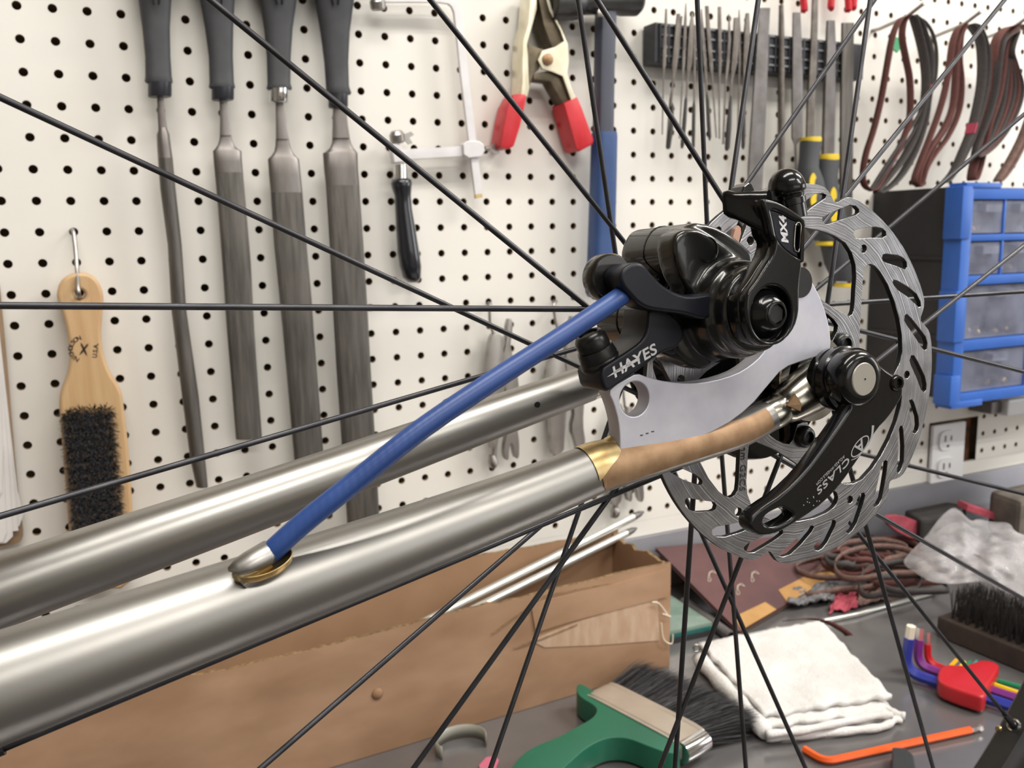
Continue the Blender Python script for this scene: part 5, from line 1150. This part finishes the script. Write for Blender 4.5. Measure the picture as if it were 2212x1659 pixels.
# ring-ground face on the braking band, darker material on the cut edges
def ringmat():
    m = MT['disc']; nt = m.node_tree; b = nt.nodes['Principled BSDF']
    tc = nt.nodes.new('ShaderNodeTexCoord'); vm = nt.nodes.new('ShaderNodeVectorMath'); vm.operation = 'DISTANCE'
    off = Vector(wh['_o']); c = WC - off; vm.inputs[1].default_value = c
    nt.links.new(tc.outputs['Object'], vm.inputs[0])
    ns = nt.nodes.new('ShaderNodeTexNoise'); ns.inputs['Scale'].default_value = 55; nt.links.new(tc.outputs['Object'], ns.inputs['Vector'])
    ad = nt.nodes.new('ShaderNodeMath'); ad.operation = 'MULTIPLY_ADD'; ad.inputs[1].default_value = .004; nt.links.new(ns.outputs['Fac'], ad.inputs[0]); nt.links.new(vm.outputs['Value'], ad.inputs[2])
    n1 = nt.nodes.new('ShaderNodeTexNoise'); n1.noise_dimensions = '1D'; n1.inputs['Scale'].default_value = 1500; n1.inputs['Detail'].default_value = 2; nt.links.new(ad.outputs[0], n1.inputs['W'])
    bn = nt.nodes.new('ShaderNodeBump'); bn.inputs['Strength'].default_value = .7; bn.inputs['Distance'].default_value = .0002; nt.links.new(n1.outputs['Fac'], bn.inputs['Height'])
    nt.links.new(bn.outputs[0], b.inputs['Normal'])
ringmat()
ro.data.materials.append(MT['discdark'])
for p in ro.data.polygons:
    if abs(p.normal.dot(WN)) < .5: p.material_index = 1
rot_t = lambda s, pa, pb, size, m, par, w, **k: text('etched_text', s, (bw(*pa, w) + bw(*pb, w)) / 2, bw(*pb, w) - bw(*pa, w), (bw(*pb, w) - bw(*pa, w)).cross(WN) * -1, size, m, par, **k)
rot_t('140mm G2CS', zp(1400, 940, .16878, [(1232, -60)])[0], zp(1400, 940, .16878, [(1205, 660)])[0], .0036, MT['etch'], ro, .00008, spacing=1.12, sx=1.05)
rot_t('BOLT', zp(1620, 780, .1537, [(1120, 1060)])[0], zp(1620, 780, .1537, [(1330, 850)])[0], .0034, MT['etch'], ro, .00008)
for k in range(6):
    p = poly2(22.2, 30 + 60 * k); c = lw(p[0], p[1], 0)
    bm = bmesh.new(); lathe(bm, [(.0026, -.008), (.0026, 0), (.0041, .0002), (.0042, .0012), (.0036, .0026), (.0027, .0033), (.0021, .0034), (.0021, .0018)], c, WN, 28); b_ = fin('disc_bolt', bm, MT['bolt'], wh, 40)
    bm = bmesh.new(); st = []
    for q in range(36):
        a = 2 * pi * q / 36; r = .0016 + .00036 * cos(6 * a); st.append(c + WN * .00186 + (WU * cos(a) + WV * sin(a)) * r)
    prism(bm, st, WN * -.0006); fin('torx_recess', bm, MT['socket'], b_)
# hub
bm = bmesh.new(); lathe(bm, [(.0098, -.091), (.0098, -.086), (.0125, -.085), (.0135, -.0795), (.0242, -.0785), (.0248, -.077), (.0242, -.0755), (.0165, -.074), (.0118, -.066), (.0108, -.048), (.0118, -.034), (.0165, -.0265), (.034, -.0245), (.0347, -.023), (.034, -.0215), (.0165, -.0205), (.0160, -.006), (.0160, -.0024), (.0150, -.0022), (.0150, .0035), (.0105, .0040), (.0105, .0070)], WC, WN, 64)
fin('hub', bm, MT['black'], wh, 35)
# six-lobed disc carrier
lob = []
for k in range(6):
    for da, r in [(-30, 16.6), (-17, 17.2), (-11, 20.5), (-8.5, 25.0), (0, 26.6), (8.5, 25.0), (11, 20.5), (17, 17.2)]: lob.append(poly2(r, 30 + 60 * k + da))
wplate('disc_carrier', [lob], -.0085, -.0024, MT['black'], wh, .0004, 1)
# spokes: lines read from the photograph, laid between a hub flange and the rim
LN = [(0,210,1150,745),(455,0,1265,660),(0,660,1265,668),(0,1115,1100,795),(930,0,1350,525),(1249,0,1326,525),(1300,16,1564,433),(1506,0,1527.6,490),(1638,0,1580,404),(1889,0,1605,408),(1882,0,1792,655),(2170,0,1740,530),(2212,247,1766,622),(2212,530,1900,775),(2212,630,1800,657),(2212,803,1860,715),(2212,1067,1862,981),(2212,1294,1892,1110),(2186,1562,1897,1205),(2016,1659,1840,1019),(1740,1659,1453,1012),(1618,1659,1575,975),(1425,1659,1684,991),(1458,1659,1501,1020),(894,1659,1330,1055),(1056,1659,1314,895),(564,1659,1205,1104),(0,1620,1561,971)]
WR, RR = -.048, .2925
rim_angles = []
for (xa, ya, xb, yb_) in LN:
    best = None
    for w in (-.023, -.077):
        a, b = Vector(bp(xa, ya, w)), Vector(bp(xb, yb_, w)); d = (b - a).normalized(); pr_ = abs(a.x * d.y - a.y * d.x); err = abs(pr_ - (.026 if w > -.05 else .0205))
        if best is None or err < best[0]: best = (err, w, a, d)
    _, w, a, d = best; t = -a.dot(d); hub = a + d * t
    hub_max = .031 if w > -.05 else .0225
    if hub.length > hub_max: hub = hub.normalized() * hub_max
    # rim end: extend the picture line until it reaches the rim radius in the rim plane
    lx, ly = xa - xb, ya - yb_; lo, hi = 0.0, 6.0; P0 = None
    for it in range(60):
        mm = (lo + hi) / 2; q = Vector(bp(xb + lx * mm, yb_ + ly * mm, WR))
        if q.length < RR: lo = mm
        else: hi = mm
    rim_angles.append(math.degrees(math.atan2(q.y, q.x)))
    A_, B_ = lw(hub.x, hub.y, w), lw(q.x, q.y, WR); bm = bmesh.new(); dd = (B_ - A_).normalized()
    tube(bm, [A_, A_ + dd * .03, B_ - dd * .02, B_], [.00115, .00105, .00105, .0011], 12); fin('spoke', bm, MT['spoke'], wh, True)
    bm = bmesh.new(); tube(bm, [B_ - dd * .010, B_ + dd * .004], .0019, 12); fin('nipple', bm, MT['brass'] if False else MT['spoke'], wh, 40)
    # eyelet in the rim bed
    rad_ = (B_ - lw(0, 0, WR)).normalized(); u, v = perp(rad_); bm = bmesh.new(); c = lw(0, 0, WR) + rad_ * (RR - .0002)
    rs = [ring(bm, c + rad_ * .0006, u * .0040, v * .0040, 24), ring(bm, c - rad_ * .0006, u * .0036, v * .0036, 24), ring(bm, c - rad_ * .0004, u * .0026, v * .0026, 24), ring(bm, c + rad_ * .001, u * .0024, v * .0024, 24)]
    for i in range(3): bridge(bm, rs[i], rs[i + 1])
    fin('eyelet', bm, MT['chrome'], wh, 40)
bm = bmesh.new(); tube(bm, [bw(2156, 1577, WR - .006), bw(2180, 1566, WR - .006)], .0019, 14); fin('nipple', bm, MT['brass'], wh, 40)
bm = bmesh.new(); prof = [(RR, -.0060), (RR, .0060), (RR + .003, .0085), (RR + .010, .0105), (RR + .0185, .0110), (RR + .0205, .0100), (RR + .0200, .0085), (RR + .012, .0075), (RR + .010, 0), (RR + .012, -.0075), (RR + .0200, -.0085), (RR + .0205, -.0100), (RR + .0185, -.0110), (RR + .010, -.0105), (RR + .003, -.0085)]
NRM = 160; rs = []
for k in range(NRM):
    a = 2 * pi * k / NRM; rd = WU * cos(a) + WV * sin(a); rs.append([bm.verts.new(lw(0, 0, WR) + rd * r + WN * w) for r, w in prof])
for k in range(NRM): bridge(bm, rs[k], rs[(k + 1) % NRM])
fin('rim', bm, mat('rim_black', (30, 29, 29), .35, .3, rgb2=(38, 36, 36), scale=60), wh, 40)

# ------------------------------------------------------------------ disc caliper
ca_ = thing('disc_brake_caliper', 'glossy black cable disc brake caliper with actuating arm bolted to the mount plate', 'caliper', tuple(lw(-.098, .005, .01)))
PX, PY = -.0506, .0277                      # pivot axis
AD = Vector((-.42, .907)).normalized()      # direction of the mounting bolts
rh, th_ = Vector((-.876, .482)), Vector((.482, .876))
def cp(r, t): v = rh * r + th_ * t; return (v.x / 1000, v.y / 1000)
# cast body: joined lumps melted into one skin
bm = bmesh.new()
def lump(poly, w0, w1):
    prism(bm, [lw(x, y, w0) for x, y in poly], WN * (w1 - w0))
def rp_(pts, it=2): return smooth_poly([cp(*p) for p in pts], it)
def cyl(c, r0, r1, w0, w1):
    lathe(bm, [(r0, 0), (r1, w1 - w0)], lw(c[0], c[1], w0), WN, 36)
up_l = [(52, 5), (52, 21), (62, 23), (74, 22), (83, 18), (84.5, 11), (82, 4)]
lo_l = [(50, -6), (82, -8), (84.5, -13), (81, -20), (70, -22), (56, -20)]
lump(rp_(up_l), -.0150, .0165); lump(rp_(lo_l), -.0150, .0120)
lump(rp_([(48, -20), (48, 20), (66, 20), (72, 8), (72, -10), (66, -22)]), .0030, .0145)
lump(rp_([(48, -18), (48, 18), (72, 18), (74, -18)]), -.0150, -.0035)
cyl((PX, PY), .0185, .0150, .010, .020); cyl((PX, PY), .0158, .0155, .0190, .0270); cyl((PX, PY), .0150, .0125, .0195, .0295); cyl((PX, PY), .0135, .0135, .0280, .0330)
lump([bp(x, y, .018) for x, y in smooth_poly([(1442,505),(1495,489),(1560,530),(1612,572),(1625,640),(1560,680),(1500,660),(1455,590)], 2)], .010, .0205)
lump([bp(x, y, .0235) for x, y in smooth_poly([(1545,575),(1585,570),(1630,610),(1645,650),(1590,690),(1548,650)], 2)], .018, .0240)
me = bpy.data.meshes.new('body'); bmesh.ops.recalc_face_normals(bm, faces=bm.faces); bm.to_mesh(me); bm.free()
bo = link('body', me, MT['casting'], ca_, True)
rm = bo.modifiers.new('remesh', 'REMESH'); rm.mode = 'VOXEL'; rm.voxel_size = .00055
sm = bo.modifiers.new('smooth', 'SMOOTH'); sm.factor = .5; sm.iterations = 55
dg = bpy.context.evaluated_depsgraph_get(); me2 = bpy.data.meshes.new_from_object(bo.evaluated_get(dg)); bo.modifiers.clear(); bo.data = me2; me2.shade_smooth()
# seam between the two halves
for poly in (up_l, lo_l):
    bm = bmesh.new(); pts = [lw(x * 1.0, y * 1.0, -.0010) for x, y in rp_(poly)]; pts = [p + (p - lw(0, 0, -.001)).normalized() * .00002 for p in pts]
    tube(bm, pts + [pts[0]], .00022, 6); fin('seam', bm, MT['socket'], ca_)
# adjuster disc on the body shoulder
q = bp(1528, 538, .0205); bm = bmesh.new(); lathe(bm, [(.0042, -.004), (.0042, .0002), (.0039, .0004), (.0038, -.0001), (.0002, -.0001)], lw(q[0], q[1], .0202), (WN + WV * .10 - WU * .06), 32); fin('pad_adjuster', bm, MT['casting'], ca_, 40)
# cable stop horn
z6c = lambda pts: zp(1260, 480, .16882, pts)
horn = [(470,720),(500,620),(560,560),(640,520),(730,515),(800,560),(860,640),(960,750),(1060,830),(1200,910),(1350,945),(1500,930),(1640,900),(1700,1000),(1690,1180),(1560,1260),(1300,1170),(1000,1140),(820,1110),(700,1040),(600,930),(520,840)]
hp_ = [bp(x, y, .0270) for x, y in smooth_poly(z6c(horn), 2)]
wplate('cable_stop', [hp_], .0175, .0270, MT['navy'], ca_, .0010, 3)
hb = bp(*z6c([(620, 690)])[0], .0270)
bm = bmesh.new(); hdir = (bw(1320, 655, .0275) - bw(1120, 790, .0265)).normalized(); hcx = lw(hb[0], hb[1], .0255)
lathe(bm, [(.0068, 0), (.0072, .0008), (.0072, .0058), (.0066, .0066)], lw(hb[0] - .0002, hb[1] - .0002, .0110), WN, 36); fin('stop_barrel', bm, MT['casting'], ca_, 40)
# lower mounting lug with printed name
lug = z8([(275,492),(400,405),(520,330),(630,252),(680,190),(702,100),(706,0),(720,-60),(860,-60),(1000,60),(1040,200),(960,302),(850,332),(760,390),(700,442),(590,522),(470,604),(350,690),(325,676),(300,640)])
lp = [bp(x, y, .0200) for x, y in smooth_poly(lug, 1)]
lgo = wplate('mounting_lug', [lp], .0060, .0200, MT['navy'], ca_, .0009, 3)
lug2 = [bp(x, y, .0185) for x, y in z8([(275,492),(330,455),(420,560),(350,690),(325,676),(300,640)])]
ta, tb_ = bw(*z8([(360, 545)])[0], .0201), bw(*z8([(765, 310)])[0], .0201); tx = (tb_ - ta).normalized(); ty = WN.cross(tx)
text('printed_name', 'HAYES', ta + (tb_ - ta) * .545, tx, ty, .0047, MT['white'], lgo, sx=1.2, offset=.0001, shear=.12, spacing=1.05)
bm = bmesh.new(); b0 = ta + tx * .0002; prism(bm, [b0 - tx * .0012, b0 + tx * .0036 - ty * .00042, b0 + tx * .0115 - ty * .00042, b0 + tx * .0115 + ty * .00042, b0 + tx * .0036 + ty * .00055], WN * .00008); fin('printed_bar', bm, MT['white'], lgo)
def mbolt(base, w, ax2, dome, par):
    ax = WU * ax2[0] + WV * ax2[1]; c = lw(base[0], base[1], w)
    if dome:
        bm = bmesh.new(); lathe(bm, [(.0048, -.0085), (.0048, -.0044), (.0052, -.0042), (.0052, -.0024), (.0048, -.0022), (.0050, -.0012), (.0048, -.0010)], c, ax, 32); fin('washer', bm, MT['black'], par, 35)
        bm = bmesh.new(); pr2 = [(.0054, -.0008), (.0058, -.0002), (.0058, .0012)] + [(.0056 * cos(RAD(a)), .0012 + .0056 * sin(RAD(a))) for a in range(8, 90, 9)] + [(.0004, .0068)]
        lathe(bm, pr2, c, ax, 40); fin('cap', bm, MT['black'], par, 60)
    else:
        bm = bmesh.new(); lathe(bm, [(.0060, -.0006), (.0064, .0002), (.0064, .0012), (.0060, .0020)], c, ax, 36); fin('washer', bm, MT['bolt'], par, 35)
        bm = bmesh.new(); lathe(bm, [(.0060, .0021), (.0061, .0028), (.0056, .0055)], c, ax, 36); fin('washer', bm, MT['bolt'], par, 35)
        bm = bmesh.new(); lathe(bm, [(.0050, .0054), (.0052, .0062), (.0050, .0090), (.0040, .0106), (.0034, .0108), (.0030, .0106), (.0028, .0070)], c, ax, 36); b_ = fin('bolt_head', bm, MT['bolt'], par, 40)
        bm = bmesh.new(); u, v = perp(ax); prism(bm, [c + ax * .0100 + (u * cos(pi/3*k) + v * sin(pi/3*k)) * .00285 for k in range(6)], ax * -.003); fin('hex_socket', bm, MT['socket'], b_)
bl = bp(1299, 786, .0128); mbolt(bl, .0128, AD, False, ca_)
# actuating arm: base plate, raised rim with round pocket, top horn
z5a, z7a = (lambda pts: zp(1540, 360, .15676, pts)), (lambda pts: zp(1540, 560, .16873, pts))
arm = z5a([(700,438),(790,448),(900,480),(1050,560),(1200,665),(1285,735),(1302,790),(1262,880),(1246,1000),(1240,1200),(1240,1370)]) + z7a([(1135,180),(1118,350),(1115,520),(1108,700),(1060,870),(950,1020),(800,1105),(650,1118),(535,1045),(462,900),(424,700),(428,500),(456,415),(580,255),(678,90),(742,0)]) + z5a([(845,1160),(868,1030),(800,950),(776,800),(718,600),(690,500)])
WA = .0420
ap = [bp(x, y, WA) for x, y in smooth_poly(arm, 1)]
pc = bp(*z7a([(760, 700)])[0], WA); pr_ = abs(bp(*z7a([(1010, 700)])[0], WA)[0] - pc[0])
pocket = [(pc[0] + pr_ * 1.02 * cos(2*pi*k/48), pc[1] + pr_ * 1.08 * sin(2*pi*k/48)) for k in range(48)]
facep = [bp(x, y, WA) for x, y in smooth_poly(z5a([(800,590),(960,640),(1110,735),(1225,770),(1232,900),(1225,1200),(1222,1280),(1060,1180),(935,1060),(880,960),(858,850),(830,700)]), 1)]
wplate('arm_base', [ap], .0335, .0388, MT['black'], ca_, .0008, 2)
ar = wplate('arm', [ap, pocket, facep], .0384, WA, MT['black'], ca_, .0009, 3)
slot_ = [bp(x, y, .0414) for x, y in smooth_poly(z5a([(1140,770),(1215,770),(1205,950),(1190,1180),(1150,1170),(1115,1150),(1120,950)]), 1)]
wplate('arm_face', [facep, slot_], .0384, .0414, MT['navy'], ca_, .0004, 2)
bm = bmesh.new(); sl = [lw(x, y, .0415) for x, y in slot_]; tube(bm, sl + [sl[0]], .00022, 6); fin('groove_glint', bm, MT['goldsteel'], ca_, True)  # bright wire round the slot stands in for the glint on its edge
ma, mb_ = bw(*z5a([(1000, 1070)])[0], .04145), bw(*z5a([(960, 680)])[0], .04145); mx = (mb_ - ma).normalized(); my = WN.cross(mx)
text('printed_model', 'MX4', (ma + mb_) / 2, mx, my, .0036, MT['white'], ar, sx=1.12, offset=.00012, shear=.25)
# flank and horn of the arm (reaching back to the caliper body)
hn = z5a([(690,440),(640,425),(560,430),(400,425),(300,410),(215,420),(195,500),(195,600),(230,660),(380,740),(520,790),(640,850),(700,700)])
hnp = [bp(x + 30, y, .0370) for x, y in smooth_poly(hn, 1)]
bm = bmesh.new(); hA, hB = bw(1662, 462, .0375), bw(1567, 439, .0270)
dh = (hB - hA).normalized(); uh = WV; vh = dh.cross(uh).normalized()
loft(bm, [(hA, uh * .0068, vh * .0044), (hA + (hB - hA) * .35, uh * .0056, vh * .0046), (hA + (hB - hA) * .7, uh * .0042, vh * .0046), (hB - dh * .0016, uh * .0042, vh * .0044), (hB, uh * .0035, vh * .0036)], 28, 4); fin('arm_horn', bm, MT['black'], ca_, 40)
bm = bmesh.new(); t0 = [bw(*z5a([p])[0], .0275) for p in [(200,420),(250,300),(310,248),(350,262),(405,380),(400,425)]]; prism(bm, t0, WN * .006); fin('horn_tip', bm, MT['black'], ca_, bevel=.0008, bseg=3)
bm = bmesh.new(); rl = [bw(*z5a([p])[0], .0330) for p in [(560,400),(680,345),(770,318),(900,330),(1060,400),(1180,490),(1170,560),(1060,560),(900,480),(700,440),(560,430)]]; prism(bm, rl, WN * -.008); fin('arm_bridge', bm, MT['black'], ca_, bevel=.0010, bseg=3)
mbolt(bp(*z5a([(1022, 330)])[0], .0320), .0320, Vector((-.22, .97)), True, ca_)
# pivot bolt in the pocket
pb_ = bp(*z7a([(868, 660)])[0], .0430); c = lw(pc[0], pc[1], .0390)
bm = bmesh.new(); lathe(bm, [(pr_ * .98, 0), (pr_ * .93, .0006), (pr_ * .80, .0014), (.0052, .0030), (.0044, .0044), (.0036, .0049), (.0030, .0049), (.0028, .0020)], c, WN, 48); pv = fin('pivot_bolt', bm, MT['black'], ca_, 50)
bm = bmesh.new(); lathe(bm, [(.0037, .00485), (.0036, .0052), (.0030, .0053), (.0029, .0040)], c, WN, 32, False); fin('socket_rim', bm, MT['black'], pv, 40)
bm = bmesh.new(); prism(bm, [c + WN * .0046 + (WU * cos(pi/3*k + .4) + WV * sin(pi/3*k + .4)) * .0029 for k in range(6)], WN * -.003); fin('hex_socket', bm, MT['socket'], pv)
# brake pad tabs
bm = bmesh.new(); pp_ = [bw(x, y, .0030) for x, y in smooth_poly(z5a([(330,790),(405,860),(345,1100),(318,1135),(285,1142),(255,1115),(250,1060)]), 1)]; prism(bm, pp_, WN * -.0016); fin('pad_tab', bm, MT['pad'], ca_, bevel=.0002)

# ------------------------------------------------------------------ blue brake hose
hz = thing('brake_hose', 'blue brake cable housing running from the fork blade to the caliper', 'hose', tuple(bw(600, 1190, .0205)))
hpts = catmull([bw(560, 1212, .0175), bw(588, 1190, .0205), bw(655, 1130, .0220), bw(760, 1046, .0240), bw(905, 931, .0258), bw(1050, 832, .0262), bw(1200, 735, .0255), bw(1300, 668, .0238), bw(1352, 632, .0222)], 10)
bm = bmesh.new(); tube(bm, hpts, .00285, 28); fin('housing', bm, MT['hose'], hz, True)

# ------------------------------------------------------------------ quick-release skewer
qr = thing('quick_release_lever', 'glossy black quick-release lever with a silver axle end', 'quick release', tuple(bw(1640, 1150, .030)))
dc = bp(1866, 819, .0338); QO = WU * dc[0] + WV * dc[1]
bm = bmesh.new(); lathe(bm, [(.0092, .0155), (.0104, .0158), (.0107, .0185), (.0099, .0192), (.0099, .0200), (.0112, .0204), (.0114, .0232), (.0103, .0240), (.0103, .0246), (.0110, .0252), (.0110, .0275)], WC + QO * .55, WN, 56); fin('clamp_nut', bm, MT['black'], qr, 30)
bm = bmesh.new(); lathe(bm, [(.0086, .0250), (.0094, .0262), (.0096, .0310), (.0088, .0332), (.0070, .0340), (.0058, .0340), (.0055, .0334)], WC + QO, WN, 64); fin('cam_housing', bm, MT['black'], qr, 50)
dc = bp(1866, 819, .0338)
bm = bmesh.new(); lathe(bm, [(.0056, .0330), (.0056, .0338), (.0053, .0341), (.0003, .0341)], WC + WU * dc[0] + WV * dc[1], WN, 48); ds = fin('axle_end', bm, mat('satin_end', (176, 172, 164), .35, .6, rgb2=(168, 164, 156), scale=40), qr, 30)
bm = bmesh.new(); lathe(bm, [(.00035, 0), (.00035, .0001)], WC + WU * (dc[0] + .0003) + WV * dc[1] + WN * .0341, WN, 10); fin('centre_mark', bm, MT['socket'], ds)
zq = lambda pts: zp(1600, 880, .18081, pts); zr2 = lambda pts: zp(1740, 660, .18088, pts)
lev = zr2([(560,1190),(520,1060),(560,900),(700,740),(880,700),(1000,800),(1100,850),(1160,940),(1172,1040),(1130,1150)]) + zq([(1760,140),(1640,260),(1500,490),(1400,640),(1210,915),(1000,1145),(760,1318),(500,1478),(380,1528),(250,1540),(155,1492),(112,1430),(116,1352),(172,1268),(270,1188),(500,1040),(770,778),(1000,470),(1170,230),(1250,110)])
lv = [bp(x, y, .0325) for x, y in smooth_poly(lev, 1)]
win_ = [bp(x, y, .0325) for x, y in smooth_poly(zq([(268,1345),(320,1275),(420,1222),(495,1192),(570,1230),(645,1282),(600,1335),(540,1370),(420,1424),(330,1430),(285,1400)]), 1)]
lvo = wplate('lever', [lv, win_], .0265, .0325, MT['black'], qr, .0009, 3, 60)
kb = bp(*zr2([(1085, 925)])[0], .0325); bm = bmesh.new(); lathe(bm, [(.0029, 0), (.0029, .0012), (.0024, .0018), (.0016, .0018), (.0014, .0008)], lw(kb[0], kb[1], .0318), WN, 28); fin('cam_pin', bm, MT['black'], qr, 50)
WT = .03258
def lt(s, pa, pb, size, m, **k):
    a, b = bw(*zq([pa])[0], WT), bw(*zq([pb])[0], WT); x = (b - a).normalized(); text('printed_name', s, (a + b) / 2, x, WN.cross(x), size, m, lvo, **k)
lt('CLASS', (1290, 625), (935, 985), .0033, MT['greyprint'], sx=1.75, offset=.00004, shear=.2, spacing=1.1)
lt('ACLASS-WHEELS.COM', (1250, 572), (890, 935), .0013, MT['greyprint'], spacing=1.05, sx=1.1)
# ringed letter A with a swoosh
oc_, o1 = bw(*zq([(1425, 465)])[0], WT), bw(*zq([(1525, 350)])[0], WT); ua = (o1 - oc_); L1 = ua.length * 1.02; ua.normalize(); va = WN.cross(ua)
bm = bmesh.new(); R_ = 44
ro_ = [[bm.verts.new(oc_ + ua * (L1 * f * cos(2*pi*k/R_)) + va * (L1 * .46 * g * sin(2*pi*k/R_)) + WN * .00005) for k in range(R_)] for f, g in ((1, 1), (.9, .82))]
bridge(bm, ro_[0], ro_[1]); fin('printed_ring', bm, MT['greyprint'], lvo)
xa_ = (bw(*zq([(1330, 560)])[0], WT) - bw(*zq([(1500, 380)])[0], WT)).normalized(); text('printed_letter', 'A', oc_, xa_, WN.cross(xa_), .0052, MT['greyprint'], lvo, offset=.0001, sx=1.2)
bm = bmesh.new(); sp = catmull([bw(*zq([p])[0], WT) for p in [(1320, 630), (1400, 590), (1490, 480), (1545, 400), (1570, 320), (1580, 215)]], 6); n = len(sp)
l_, r_ = [], []
for i, p in enumerate(sp):
    d = (sp[min(i+1, n-1)] - sp[max(i-1, 0)]).normalized(); s_ = WN.cross(d) * (.00012 + .0005 * (i / n) ** 1.5); l_.append(bm.verts.new(p + s_ + WN * .00005)); r_.append(bm.verts.new(p - s_ + WN * .00005))
for i in range(n - 1): bm.faces.new((l_[i], l_[i+1], r_[i+1], r_[i]))
fin('printed_swoosh', bm, MT['greyprint'], lvo)
random.seed(3)
for q in range(9):
    x, y = random.uniform(750, 940), random.uniform(1060, 1190); c = bw(*zq([(x, y)])[0], WT); bm = bmesh.new(); lathe(bm, [(.00025, 0), (.00015, .0001)], c, WN, 6); fin('scuff', bm, MT['greyprint'], lvo)
# tidy helper property
for o in bpy.data.objects:
    if '_o' in o: del o['_o']
